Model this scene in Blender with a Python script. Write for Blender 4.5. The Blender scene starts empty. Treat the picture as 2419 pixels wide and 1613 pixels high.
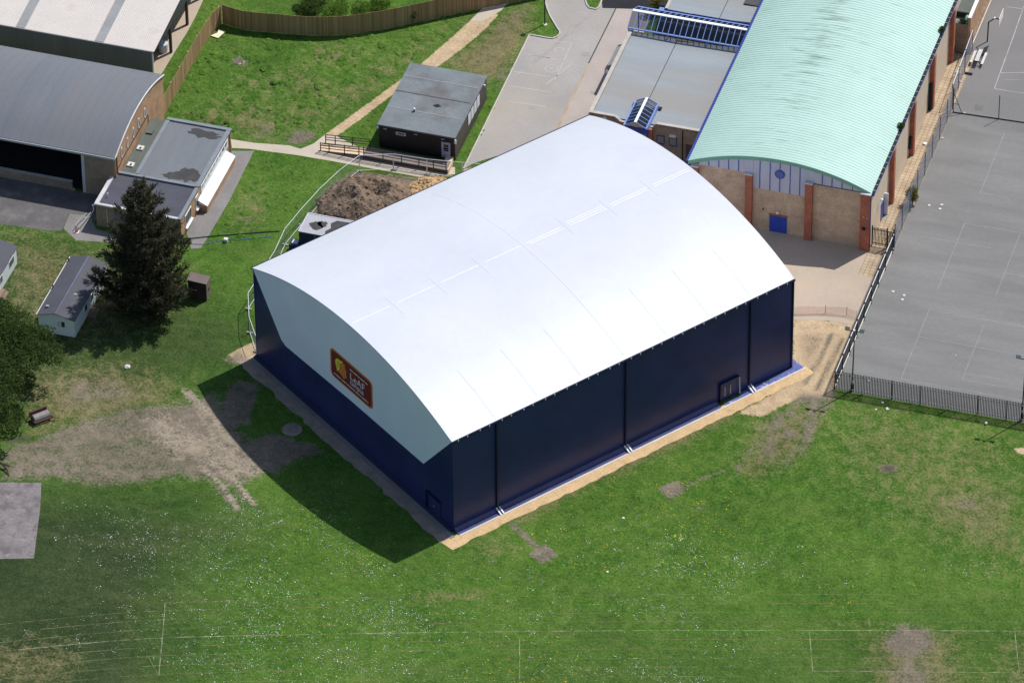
import bpy, math, random
import numpy as np
from mathutils import Matrix, Vector
R = math.radians
SC = bpy.context.scene
COL = SC.collection
random.seed(7)

# ------------------------------------------------------------------ camera
# site frame: X runs along the building fronts, Y runs away from the camera along the school buildings, metres
cam_d = bpy.data.cameras.new("camera")
cam = bpy.data.objects.new("camera", cam_d)
COL.objects.link(cam)
cam_d.sensor_width = 36.0
cam_d.lens = 224.06
cam_d.clip_start = 5.0
cam_d.clip_end = 6000.0
PITCH, ROLL, HEAD = R(38.8638), R(0.5650), R(17.4)
fw = Vector((0, math.cos(PITCH), -math.sin(PITCH)))
rt = Vector((1, 0, 0))
dn = fw.cross(rt)
rt2 = math.cos(ROLL) * rt + math.sin(ROLL) * dn
dn2 = -math.sin(ROLL) * rt + math.cos(ROLL) * dn
rot = Matrix((rt2, -dn2, -fw)).transposed()
rot = Matrix.Rotation(HEAD, 3, 'Z') @ rot
cam.matrix_world = Matrix.Translation((109.802, -451.637, 380.0)) @ rot.to_4x4()
SC.camera = cam

# ------------------------------------------------------------------ sky, sun, exposure
SUN_AZ, SUN_EL = 56.4, 57.0
w = bpy.data.worlds.new("World")
SC.world = w
w.use_nodes = True
wn = w.node_tree
bg = wn.nodes.get("Background")
sky = wn.nodes.new("ShaderNodeTexSky")
sky.sky_type = 'NISHITA'
sky.sun_disc = False
sky.sun_elevation = R(SUN_EL)
sky.sun_rotation = R(90 - SUN_AZ)
wn.links.new(sky.outputs[0], bg.inputs[0])
bg.inputs[1].default_value = 0.115
sl = bpy.data.lights.new("sun", 'SUN')
sl.energy = 4.15
sl.angle = R(0.5)
sl.color = (1.0, 0.975, 0.94)
sun = bpy.data.objects.new("sun", sl)
COL.objects.link(sun)
sd = Vector((math.cos(R(SUN_AZ)) * math.cos(R(SUN_EL)), math.sin(R(SUN_AZ)) * math.cos(R(SUN_EL)), math.sin(R(SUN_EL))))
sun.rotation_euler = sd.to_track_quat('Z', 'Y').to_euler()
sun.location = sd * 300
SC.view_settings.view_transform = 'Standard'
SC.view_settings.look = 'None'
SC.view_settings.gamma = 1.0
SC.view_settings.exposure = 0.0

# ------------------------------------------------------------------ material helpers
def newmat(name):
    m = bpy.data.materials.new(name)
    m.use_nodes = True
    nt = m.node_tree
    return m, nt, nt.nodes["Principled BSDF"]

def noise(nt, vec, scale, detail=4.0, rough=0.6, dist=0.0):
    n = nt.nodes.new("ShaderNodeTexNoise")
    n.inputs['Scale'].default_value = scale
    n.inputs['Detail'].default_value = detail
    n.inputs['Roughness'].default_value = rough
    n.inputs['Distortion'].default_value = dist
    nt.links.new(vec, n.inputs['Vector'])
    return n.outputs[0]

def mathn(nt, op, a, b=None, c=None, clamp=False):
    n = nt.nodes.new("ShaderNodeMath")
    n.operation = op
    n.use_clamp = clamp
    for i, x in enumerate((a, b, c)):
        if x is None:
            continue
        if isinstance(x, (int, float)):
            n.inputs[i].default_value = x
        else:
            nt.links.new(x, n.inputs[i])
    return n.outputs[0]

def ramp(nt, fac, stops):
    n = nt.nodes.new("ShaderNodeValToRGB")
    e = n.color_ramp.elements
    while len(e) < len(stops):
        e.new(0.5)
    for i, (p, c) in enumerate(stops):
        e[i].position = p
        e[i].color = (*c, 1) if len(c) == 3 else c
    nt.links.new(fac, n.inputs[0])
    return n.outputs[0]

def mixc(nt, fac, a, b, mode='MIX'):
    n = nt.nodes.new("ShaderNodeMix")
    n.data_type = 'RGBA'
    n.blend_type = mode
    for s, x in ((0, fac), (6, a), (7, b)):
        if isinstance(x, (int, float)):
            n.inputs[s].default_value = x
        elif isinstance(x, tuple):
            n.inputs[s].default_value = (*x, 1) if len(x) == 3 else x
        else:
            nt.links.new(x, n.inputs[s])
    return n.outputs[2]

def coords(nt, kind='Object', stretch=None):
    t = nt.nodes.new("ShaderNodeTexCoord")
    o = t.outputs[kind]
    if stretch:
        mp = nt.nodes.new("ShaderNodeMapping")
        mp.inputs['Scale'].default_value = stretch
        nt.links.new(o, mp.inputs[0])
        o = mp.outputs[0]
    return o

def mul(c, k):
    return tuple(min(1.0, x * k) for x in c)

def M(name, col, rough=0.8, var=0.2, scale=0.5, fine=8.0, fvar=0.15, bump=0.0, spec=0.3, metal=0.0, col2=None, c2scale=0.3, c2cut=(0.5, 0.65), stretch=None):
    """plain weathered surface: two scales of mottling, optional second colour in noise patches"""
    m, nt, b = newmat(name)
    v = coords(nt, 'Object', stretch)
    n1 = noise(nt, v, scale, 5, 0.6)
    base = ramp(nt, n1, [(0.3, mul(col, 1 - var)), (0.7, mul(col, 1 + var))])
    if fvar:
        n2 = noise(nt, v, fine, 3, 0.7)
        base = mixc(nt, 1.0, base, ramp(nt, n2, [(0.25, (1 - fvar,) * 3), (0.75, (1 + fvar,) * 3)]), 'MULTIPLY')
    if col2:
        n3 = noise(nt, v, c2scale, 6, 0.65)
        f = ramp(nt, n3, [(c2cut[0], (0, 0, 0)), (c2cut[1], (1, 1, 1))])
        base = mixc(nt, f, base, col2)
    nt.links.new(base, b.inputs['Base Color'])
    b.inputs['Roughness'].default_value = rough
    b.inputs['Specular IOR Level'].default_value = spec
    b.inputs['Metallic'].default_value = metal
    if bump:
        bp = nt.nodes.new("ShaderNodeBump")
        bp.inputs['Strength'].default_value = 1.0
        bp.inputs['Distance'].default_value = bump
        nt.links.new(noise(nt, v, fine, 4, 0.7), bp.inputs['Height'])
        nt.links.new(bp.outputs[0], b.inputs['Normal'])
    return m

def brick(name, c1, c2, mortar, stain=None):
    m, nt, b = newmat(name)
    v = coords(nt, 'UV')
    t = nt.nodes.new("ShaderNodeTexBrick")
    t.inputs['Scale'].default_value = 1.0
    t.inputs['Brick Width'].default_value = 0.225
    t.inputs['Row Height'].default_value = 0.075
    t.inputs['Mortar Size'].default_value = 0.008
    t.inputs['Color1'].default_value = (*c1, 1)
    t.inputs['Color2'].default_value = (*c2, 1)
    t.inputs['Mortar'].default_value = (*mortar, 1)
    nt.links.new(v, t.inputs['Vector'])
    o = coords(nt, 'Object')
    n = noise(nt, o, 0.7, 6, 0.65)
    base = mixc(nt, 1.0, t.outputs[0], ramp(nt, n, [(0.3, (0.72, 0.72, 0.74)), (0.7, (1.2, 1.18, 1.12))]), 'MULTIPLY')
    n2 = noise(nt, o, 5.0, 3, 0.7)
    base = mixc(nt, 1.0, base, ramp(nt, n2, [(0.3, (0.85,) * 3), (0.7, (1.12,) * 3)]), 'MULTIPLY')
    nt.links.new(base, b.inputs['Base Color'])
    b.inputs['Roughness'].default_value = 0.9
    b.inputs['Specular IOR Level'].default_value = 0.2
    return m

def glass(name, tint, thru, rough=0.05):
    m, nt, b = newmat(name)
    out = nt.nodes["Material Output"]
    nt.nodes.remove(b)
    tr = nt.nodes.new("ShaderNodeBsdfTransparent")
    tr.inputs[0].default_value = (*tint, 1)
    gl = nt.nodes.new("ShaderNodeBsdfGlossy")
    gl.inputs['Roughness'].default_value = rough
    gl.inputs[0].default_value = (0.9, 0.95, 1, 1)
    mx = nt.nodes.new("ShaderNodeMixShader")
    mx.inputs[0].default_value = 1 - thru
    nt.links.new(tr.outputs[0], mx.inputs[1])
    nt.links.new(gl.outputs[0], mx.inputs[2])
    nt.links.new(mx.outputs[0], out.inputs[0])
    return m

# ------------------------------------------------------------------ object helpers
ORG = {}
def settag(o, label=None, cat=None, group=None, kind=None):
    if label: o['label'] = label
    if cat: o['category'] = cat
    if group: o['group'] = group
    if kind: o['kind'] = kind
    return o

def thing(name, label, cat, loc, rotz=0.0, group=None):
    o = bpy.data.objects.new(name, None)
    COL.objects.link(o)
    o.empty_display_size = 0.5
    o.location = loc
    o.rotation_euler = (0, 0, rotz)
    ORG[o] = tuple(loc) if rotz == 0 else None
    return settag(o, label, cat, group)

def dup(o, loc, rotz=None, label=None, parent=None):
    c = o.copy()
    COL.objects.link(c)
    if parent is not None:
        c.parent = parent
    else:
        c.location = loc
        if rotz is not None: c.rotation_euler = (0, 0, rotz)
        if label: c['label'] = label
    for ch in list(o.children):
        dup(ch, None, parent=c)
    return c

class MB:
    def __init__(s):
        s.v = []; s.f = []
    def add(s, pts, faces):
        k = len(s.v)
        s.v += [tuple(p) for p in pts]
        s.f += [tuple(i + k for i in f) for f in faces]
        return s
    def quad(s, a, b, c, d):
        return s.add([a, b, c, d], [(0, 1, 2, 3)])
    def poly(s, pts):
        return s.add(pts, [tuple(range(len(pts)))])
    def box(s, x0, x1, y0, y1, z0, z1):
        p = [(x0, y0, z0), (x1, y0, z0), (x1, y1, z0), (x0, y1, z0), (x0, y0, z1), (x1, y0, z1), (x1, y1, z1), (x0, y1, z1)]
        return s.add(p, [(3, 2, 1, 0), (4, 5, 6, 7), (0, 1, 5, 4), (1, 2, 6, 5), (2, 3, 7, 6), (3, 0, 4, 7)])
    def prism(s, pts, z0, z1):
        n = len(pts)
        p = [(x, y, z0) for x, y in pts] + [(x, y, z1) for x, y in pts]
        f = [tuple(range(n - 1, -1, -1)), tuple(range(n, 2 * n))]
        f += [(i, (i + 1) % n, n + (i + 1) % n, n + i) for i in range(n)]
        return s.add(p, f)
    def extr(s, pts, vec):
        """closed planar outline of 3d points pushed along vec"""
        n = len(pts)
        p = list(pts) + [(a + vec[0], b + vec[1], c + vec[2]) for a, b, c in pts]
        f = [tuple(range(n - 1, -1, -1)), tuple(range(n, 2 * n))]
        f += [(i, (i + 1) % n, n + (i + 1) % n, n + i) for i in range(n)]
        return s.add(p, f)
    def bar(s, a, b, w, h=None, up=(0, 0, 1)):
        h = h or w
        a = Vector(a); b = Vector(b); d = (b - a).normalized()
        u = Vector(up)
        if abs(d.dot(u)) > 0.98: u = Vector((1, 0, 0))
        x = d.cross(u).normalized() * (w / 2)
        y = x.cross(d).normalized() * (h / 2)
        p = [a - x - y, a + x - y, a + x + y, a - x + y, b - x - y, b + x - y, b + x + y, b - x + y]
        return s.add(p, [(0, 1, 2, 3), (7, 6, 5, 4), (4, 5, 1, 0), (5, 6, 2, 1), (6, 7, 3, 2), (7, 4, 0, 3)])
    def tube(s, pts, r, n=6):
        pts = [Vector(p) for p in pts]
        rs = r if isinstance(r, (list, tuple)) else [r] * len(pts)
        k = len(s.v)
        prev = None
        for i, p in enumerate(pts):
            d = (pts[min(i + 1, len(pts) - 1)] - pts[max(i - 1, 0)])
            d = d.normalized() if d.length > 1e-9 else Vector((0, 0, 1))
            if prev is None:
                u = Vector((0, 0, 1)) if abs(d.z) < 0.9 else Vector((1, 0, 0))
                u = (u - d * u.dot(d)).normalized()
            else:
                u = (prev - d * prev.dot(d)).normalized()
            prev = u
            w_ = d.cross(u)
            for j in range(n):
                a = 2 * math.pi * j / n
                s.v.append(tuple(p + (u * math.cos(a) + w_ * math.sin(a)) * rs[i]))
        for i in range(len(pts) - 1):
            for j in range(n):
                a = k + i * n + j; b = k + i * n + (j + 1) % n
                s.f.append((a, b, b + n, a + n))
        s.f.append(tuple(k + j for j in range(n - 1, -1, -1)))
        e = k + (len(pts) - 1) * n
        s.f.append(tuple(e + j for j in range(n)))
        return s
    def disc(s, c, r, n=16, z=None, axis='z', h=0.02):
        pts = []
        for i in range(n):
            a = 2 * math.pi * i / n
            if axis == 'z': pts.append((c[0] + r * math.cos(a), c[1] + r * math.sin(a), c[2]))
            elif axis == 'y': pts.append((c[0] + r * math.cos(a), c[1], c[2] + r * math.sin(a)))
            else: pts.append((c[0], c[1] + r * math.cos(a), c[2] + r * math.sin(a)))
        vec = {'z': (0, 0, h), 'y': (0, -h, 0), 'x': (h, 0, 0)}[axis]
        return s.extr(pts, vec)
    def ball(s, c, r, n=10, m=6, sz=1.0, jit=0.0):
        k = len(s.v)
        for i in range(m + 1):
            t = math.pi * i / m
            for j in range(n):
                a = 2 * math.pi * j / n
                q = r * (1 + (random.uniform(-jit, jit) if jit else 0))
                s.v.append((c[0] + q * math.sin(t) * math.cos(a), c[1] + q * math.sin(t) * math.sin(a), c[2] + q * math.cos(t) * sz))
        for i in range(m):
            for j in range(n):
                s.f.append((k + i * n + j, k + (i + 1) * n + j, k + (i + 1) * n + (j + 1) % n, k + i * n + (j + 1) % n))
        return s
    def build(s, name, mat, parent=None, smooth=False, uv=True):
        org = (0, 0, 0)
        if parent is not None:
            org = ORG.get(parent) or (0, 0, 0)
        me = bpy.data.meshes.new(name)
        co = np.array(s.v, dtype=np.float64).reshape(-1, 3) - np.array(org)
        me.from_pydata(co.tolist(), [], s.f)
        me.update()
        if uv and len(me.polygons) < 40000:
            ul = me.uv_layers.new(name="UVMap")
            npoly = len(me.polygons)
            nrm = np.zeros(npoly * 3); me.polygons.foreach_get('normal', nrm); nrm = np.abs(nrm.reshape(-1, 3))
            ax = nrm.argmax(1)
            tot = np.zeros(npoly, dtype=np.int32); me.polygons.foreach_get('loop_total', tot)
            lax = np.repeat(ax, tot)
            vi = np.zeros(len(me.loops), dtype=np.int32); me.loops.foreach_get('vertex_index', vi)
            lc = co[vi]
            uu = np.where(lax == 0, lc[:, 1], lc[:, 0])
            vv = np.where(lax == 2, lc[:, 1], lc[:, 2])
            ul.data.foreach_set('uv', np.stack([uu, vv], 1).ravel())
        me.materials.append(mat)
        if smooth:
            me.polygons.foreach_set('use_smooth', [True] * len(me.polygons))
        o = bpy.data.objects.new(name, me)
        COL.objects.link(o)
        if parent is not None:
            o.parent = parent
            ORG[o] = ORG.get(parent)
        return o

def sheet(name, pts, z, mat, label=None):
    """flat ground surface of the setting"""
    b = MB()
    b.poly([(x, y, z) for x, y in pts])
    o = b.build(name, mat)
    o['kind'] = 'structure'
    return o

def arcz(x, x0, x1, z0, rise):
    c = (x1 - x0) / 2
    rad = (c * c + rise * rise) / (2 * rise)
    d = x - (x0 + x1) / 2
    return z0 + rise - rad + math.sqrt(max(0, rad * rad - d * d))

def inside(px, py, poly):
    r = np.zeros(px.shape, bool)
    n = len(poly)
    for i in range(n):
        x0, y0 = poly[i]; x1, y1 = poly[(i + 1) % n]
        if y0 == y1: continue
        c = ((y0 > py) != (y1 > py)) & (px < (x1 - x0) * (py - y0) / (y1 - y0) + x0)
        r ^= c
    return r

def edged(px, py, poly, closed=True):
    d = np.full(px.shape, 1e9)
    n = len(poly)
    for i in range(n if closed else n - 1):
        x0, y0 = poly[i]; x1, y1 = poly[(i + 1) % n]
        dx, dy = x1 - x0, y1 - y0
        t = np.clip(((px - x0) * dx + (py - y0) * dy) / (dx * dx + dy * dy + 1e-9), 0, 1)
        d = np.minimum(d, np.hypot(px - x0 - t * dx, py - y0 - t * dy))
    return d

# ------------------------------------------------------------------ materials
mt_white_membrane = M("white_membrane", (0.60, 0.615, 0.66), 0.45, 0.045, 0.10, 1.2, 0.025, spec=0.38)
mt_white_bright = M("white_membrane_bright", (0.72, 0.73, 0.76), 0.5, 0.02, 0.2, 3.0, 0.01, spec=0.3)
mt_gable_membrane = M("gable_membrane_sky_tint", (0.73, 0.79, 0.92), 0.45, 0.04, 0.25, 3.0, 0.015, spec=0.35)  # white membrane with blue skylight painted into its colour
mt_white_seam = M("white_weld", (0.78, 0.79, 0.82), 0.5, 0.05, 1.0, 6.0, 0.06)
mt_navy = M("navy_fabric", (0.0235, 0.0325, 0.115), 0.30, 0.2, 0.25, 5.0, 0.06, spec=0.26)
mt_navy_dark = M("navy_steel", (0.010, 0.013, 0.048), 0.4, 0.1, 1, 5, 0.1)
mt_navy_ground = M("navy_sheet", (0.028, 0.038, 0.14), 0.35, 0.25, 0.8, 4, 0.2, spec=0.5)
mt_blue_sheet = M("blue_polythene", (0.12, 0.14, 0.36), 0.35, 0.35, 1.2, 5, 0.3, spec=0.6, col2=(0.55, 0.56, 0.66), c2scale=1.5, c2cut=(0.55, 0.66))
mt_conc_pale = M("pale_concrete", (0.62, 0.57, 0.50), 0.85, 0.12, 0.6, 6, 0.12)
mt_conc = M("concrete", (0.44, 0.36, 0.28), 0.9, 0.1, 0.18, 3, 0.06, col2=(0.50, 0.38, 0.27), c2scale=0.25, c2cut=(0.5, 0.75))
mt_conc_path = M("concrete_path", (0.50, 0.43, 0.34), 0.9, 0.1, 0.3, 4, 0.08)
mt_carpark = M("worn_tarmac", (0.35, 0.325, 0.30), 0.9, 0.12, 0.14, 4, 0.10, col2=(0.39, 0.335, 0.265), c2scale=0.1, c2cut=(0.5, 0.8))
mt_blockpave = M("block_paving", (0.415, 0.355, 0.315), 0.9, 0.08, 0.3, 5, 0.1)
mt_court = M("court_tarmac", (0.205, 0.199, 0.19), 0.9, 0.13, 0.30, 7, 0.14, col2=(0.168, 0.161, 0.156), c2scale=0.22, c2cut=(0.5, 0.75), stretch=(0.25, 1.3, 1))
mt_courtb = M("court_tarmac_far", (0.195, 0.188, 0.182), 0.9, 0.08, 0.15, 6, 0.07, col2=(0.18, 0.18, 0.185), c2scale=0.3, c2cut=(0.6, 0.75))
mt_yard = M("old_tarmac", (0.125, 0.115, 0.115), 0.9, 0.25, 0.35, 5, 0.2, col2=(0.2, 0.185, 0.17), c2scale=0.5, c2cut=(0.52, 0.7))
mt_path_grey = M("grey_path", (0.22, 0.205, 0.195), 0.9, 0.15, 0.4, 5, 0.15)
mt_dark_tarmac = M("new_tarmac", (0.018, 0.019, 0.022), 0.85, 0.2, 0.5, 5, 0.15)
mt_pad = M("rough_concrete", (0.215, 0.19, 0.19), 0.95, 0.2, 0.8, 5, 0.25, col2=(0.14, 0.122, 0.12), c2scale=0.7, c2cut=(0.5, 0.62))
mt_kerb = M("kerb_stone", (0.50, 0.46, 0.42), 0.9, 0.1, 1, 6, 0.1)
mt_line = M("worn_white_line", (0.28, 0.28, 0.275), 0.8, 0.2, 0.8, 6, 0.2)
mt_line_bright = M("white_line", (0.38, 0.38, 0.375), 0.8, 0.25, 0.8, 6, 0.25)
mt_line_faint = M("faint_line", (0.47, 0.43, 0.40), 0.85, 0.1, 0.8, 6, 0.15)
mt_rust = M("rust_stain", (0.42, 0.31, 0.21), 0.9, 0.15, 0.8, 6, 0.1)
mt_brick = brick("buff_brick", (0.70, 0.475, 0.31), (0.60, 0.40, 0.26), (0.62, 0.50, 0.39))
mt_brick_brown = brick("brown_brick", (0.32, 0.235, 0.17), (0.26, 0.19, 0.14), (0.31, 0.27, 0.22))
mt_brick_orange = brick("orange_brick", (0.52, 0.30, 0.165), (0.45, 0.25, 0.14), (0.48, 0.36, 0.26))
mt_brick_red = brick("red_brick", (0.50, 0.15, 0.085), (0.44, 0.13, 0.075), (0.40, 0.2, 0.14))
mt_render = M("buff_wall_panel", (0.62, 0.49, 0.355), 0.9, 0.06, 0.4, 5, 0.05)
mt_green_fascia = M("green_fascia", (0.22, 0.42, 0.31), 0.5, 0.08, 0.5, 5, 0.05, spec=0.4)
mt_clad = M("pale_cladding", (0.56, 0.55, 0.62), 0.6, 0.08, 0.6, 4, 0.06, stretch=(1, 1, 0.3))
mt_blue = M("blue_paint", (0.035, 0.075, 0.42), 0.45, 0.1, 1, 6, 0.06, spec=0.4)
mt_blue_frame = M("blue_frame", (0.19, 0.28, 0.58), 0.4, 0.1, 1, 6, 0.06, spec=0.4)
mt_blue_deep = M("blue_panel", (0.022, 0.04, 0.22), 0.5, 0.1, 1, 6, 0.06)
mt_white = M("white_paint", (0.80, 0.80, 0.80), 0.5, 0.05, 1, 6, 0.04)
mt_offwhite = M("off_white_paint", (0.62, 0.60, 0.57), 0.6, 0.1, 1, 6, 0.1)
mt_black = M("black_gutter", (0.012, 0.012, 0.015), 0.5, 0.2, 2, 8, 0.2)
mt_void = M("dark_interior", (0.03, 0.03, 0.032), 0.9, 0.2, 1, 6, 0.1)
mt_felt = M("grey_roof_felt", (0.285, 0.315, 0.335), 0.85, 0.09, 0.25, 4, 0.06, col2=(0.29, 0.28, 0.265), c2scale=0.08, c2cut=(0.45, 0.6), stretch=(0.35, 2.2, 1))
mt_stone = M("stone_coping", (0.47, 0.43, 0.38), 0.9, 0.12, 1.2, 6, 0.12)
mt_mobile_roof = M("classroom_felt", (0.175, 0.195, 0.205), 0.8, 0.16, 0.35, 5, 0.14, col2=(0.12, 0.105, 0.10), c2scale=0.22, c2cut=(0.52, 0.72))
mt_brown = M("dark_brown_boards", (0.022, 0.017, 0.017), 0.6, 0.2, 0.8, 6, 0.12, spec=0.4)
mt_brown_lit = M("dark_brown_sunlit_side", (0.085, 0.068, 0.062), 0.6, 0.15, 0.8, 6, 0.12)  # lighter copy of the brown boards, sunlight painted into the colour
mt_blind = M("white_blind", (0.72, 0.74, 0.76), 0.35, 0.05, 1, 5, 0.05, spec=0.5)
mt_wood_new = M("new_timber", (0.72, 0.54, 0.36), 0.8, 0.08, 1, 8, 0.1)
mt_wood_dark = M("stained_timber", (0.045, 0.03, 0.026), 0.7, 0.2, 1, 8, 0.15)
mt_hangar = M("hangar_felt", (0.135, 0.15, 0.17), 0.7, 0.09, 0.18, 3, 0.07, spec=0.4, col2=(0.155, 0.155, 0.165), c2scale=0.1, c2cut=(0.4, 0.7), stretch=(2.0, 0.5, 1))
mt_grey_clad = M("grey_sheet_cladding", (0.155, 0.175, 0.172), 0.6, 0.12, 0.25, 3, 0.12, stretch=(3.0, 3.0, 0.15))
mt_shed_roof = M("pale_sheet_roof", (0.60, 0.55, 0.505), 0.7, 0.05, 0.3, 5, 0.05, col2=(0.52, 0.47, 0.43), c2scale=0.3, c2cut=(0.55, 0.75))
mt_rooflight = M("grey_rooflight", (0.29, 0.29, 0.285), 0.5, 0.12, 0.6, 5, 0.12)
mt_steel_dark = M("dark_steel", (0.07, 0.072, 0.07), 0.6, 0.12, 1, 5, 0.1)
mt_lead = M("grey_parapet", (0.20, 0.225, 0.245), 0.7, 0.1, 0.8, 6, 0.1)
mt_annex_roof = M("ponded_felt", (0.15, 0.165, 0.18), 0.6, 0.08, 0.4, 5, 0.10, spec=0.4, stretch=(2.5, 0.5, 1))
mt_pond = M("ponding_stain", (0.05, 0.047, 0.044), 0.5, 0.2, 0.8, 4, 0.3, spec=0.4)
mt_annex_roof2 = M("purple_felt", (0.075, 0.075, 0.095), 0.75, 0.12, 0.5, 5, 0.12)
mt_link_roof = M("mossy_felt", (0.11, 0.125, 0.11), 0.8, 0.15, 0.6, 5, 0.12)
mt_pane = M("dark_pane", (0.02, 0.025, 0.03), 0.08, 0.1, 1, 4, 0.05, spec=0.6)
mt_pane_grey = M("grey_pane", (0.10, 0.11, 0.125), 0.12, 0.1, 1, 4, 0.05, spec=0.6)
mt_glass = glass("skylight_glass", (0.36, 0.38, 0.42), 0.93)
mt_caravan = M("caravan_wall", (0.70, 0.745, 0.74), 0.5, 0.04, 0.6, 5, 0.04)
mt_caravan_roof = M("caravan_tiles", (0.075, 0.075, 0.09), 0.6, 0.12, 0.5, 5, 0.12)
mt_shed_wood = M("shed_felt", (0.16, 0.125, 0.115), 0.9, 0.15, 1, 6, 0.15)
mt_shed_wall = M("shed_boards", (0.24, 0.165, 0.125), 0.9, 0.15, 1, 6, 0.15, stretch=(1, 1, 0.2))
mt_fence_wood = M("fence_boards", (0.37, 0.245, 0.125), 0.85, 0.2, 0.25, 5, 0.2, stretch=(4, 4, 0.12))
mt_galv = M("galvanised_steel", (0.42, 0.44, 0.46), 0.5, 0.08, 1, 6, 0.08, metal=0.2, spec=0.5)
mt_galv_dark = M("weathered_steel", (0.045, 0.051, 0.060), 0.5, 0.1, 1, 6, 0.1, metal=0.2)
mt_rail = M("bright_rail", (0.72, 0.74, 0.76), 0.4, 0.05, 1, 6, 0.05)
mt_lamp_black = M("lamp_black", (0.016, 0.018, 0.022), 0.5, 0.1, 1, 6, 0.1)
mt_rustmetal = M("rusty_frame", (0.13, 0.055, 0.045), 0.8, 0.2, 2, 8, 0.2)
mt_roller = M("roller_drum", (0.25, 0.235, 0.225), 0.6, 0.15, 2, 8, 0.2)
mt_soil = M("heaped_soil", (0.24, 0.175, 0.125), 1.0, 0.25, 0.5, 2.5, 0.3, bump=0.25, spec=0.1, col2=(0.13, 0.095, 0.07), c2scale=0.7, c2cut=(0.52, 0.68))
mt_soil_dark = M("damp_soil", (0.04, 0.033, 0.028), 1.0, 0.25, 0.8, 3, 0.3, bump=0.2, spec=0.1)
mt_sandheap = M("heaped_sand", (0.52, 0.35, 0.19), 1.0, 0.18, 0.6, 4, 0.2, bump=0.12, spec=0.1)
mt_orange = M("orange_plastic", (0.75, 0.16, 0.05), 0.6, 0.08, 1, 6, 0.05)
mt_netting = M("orange_netting", (0.78, 0.33, 0.22), 0.7, 0.08, 1, 6, 0.05)
mt_timberpale = M("weathered_timber", (0.40, 0.34, 0.28), 0.9, 0.2, 1.5, 8, 0.2)
mt_maroon = M("maroon_board", (0.19, 0.022, 0.020), 0.5, 0.06, 1, 5, 0.04)
mt_signorange = M("orange_border", (0.60, 0.18, 0.03), 0.5, 0.05, 1, 5, 0.04)
mt_signyellow = M("yellow_leaf", (0.80, 0.66, 0.08), 0.5, 0.08, 1, 5, 0.04)
mt_signface = M("orange_face", (0.70, 0.22, 0.05), 0.5, 0.08, 1, 5, 0.04)
mt_signtext = M("white_letters", (0.72, 0.70, 0.78), 0.5, 0.03, 1, 5, 0.02)
mt_bark = M("bark", (0.05, 0.038, 0.03), 0.95, 0.25, 2, 8, 0.25)
mt_hose = M("black_pipe", (0.02, 0.021, 0.022), 0.6, 0.1, 1, 5, 0.1)
mt_hoseblue = M("blue_pipe", (0.08, 0.25, 0.42), 0.6, 0.1, 1, 5, 0.1)

def leafmat(name, c0, c1, c2, scale=0.8):
    m, nt, b = newmat(name)
    v = coords(nt, 'Object')
    g = nt.nodes.new("ShaderNodeNewGeometry")
    n1 = noise(nt, v, scale, 3, 0.6)
    f = mathn(nt, 'ADD', mathn(nt, 'MULTIPLY', n1, 0.6), mathn(nt, 'MULTIPLY', g.outputs['Random Per Island'], 0.4))
    nt.links.new(ramp(nt, f, [(0.25, c0), (0.5, c1), (0.75, c2)]), b.inputs['Base Color'])
    b.inputs['Roughness'].default_value = 0.7
    b.inputs['Specular IOR Level'].default_value = 0.2
    # thin leaves let light through
    tl = nt.nodes.new("ShaderNodeBsdfTranslucent")
    nt.links.new(b.inputs['Base Color'].links[0].from_socket, tl.inputs[0])
    mx = nt.nodes.new("ShaderNodeMixShader")
    mx.inputs[0].default_value = 0.4
    nt.links.new(b.outputs[0], mx.inputs[1])
    nt.links.new(tl.outputs[0], mx.inputs[2])
    nt.links.new(mx.outputs[0], nt.nodes["Material Output"].inputs[0])
    return m
mt_conifer = leafmat("conifer_needles", (0.026, 0.034, 0.020), (0.075, 0.076, 0.044), (0.225, 0.19, 0.115), 0.7)
mt_leaf = leafmat("broad_leaves", (0.028, 0.058, 0.014), (0.065, 0.115, 0.026), (0.15, 0.19, 0.05), 0.5)
mt_leaf_bright = leafmat("shrub_leaves", (0.05, 0.13, 0.02), (0.13, 0.25, 0.035), (0.32, 0.40, 0.07), 0.8)
mt_weed = leafmat("weed_leaves", (0.03, 0.055, 0.02), (0.07, 0.10, 0.03), (0.15, 0.15, 0.06), 2)
mt_weed_yellow = leafmat("weed_yellow", (0.06, 0.07, 0.02), (0.16, 0.15, 0.03), (0.30, 0.24, 0.04), 2)
mt_tuft = leafmat("long_grass", (0.030, 0.095, 0.010), (0.055, 0.155, 0.018), (0.15, 0.24, 0.05), 0.4)

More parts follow.
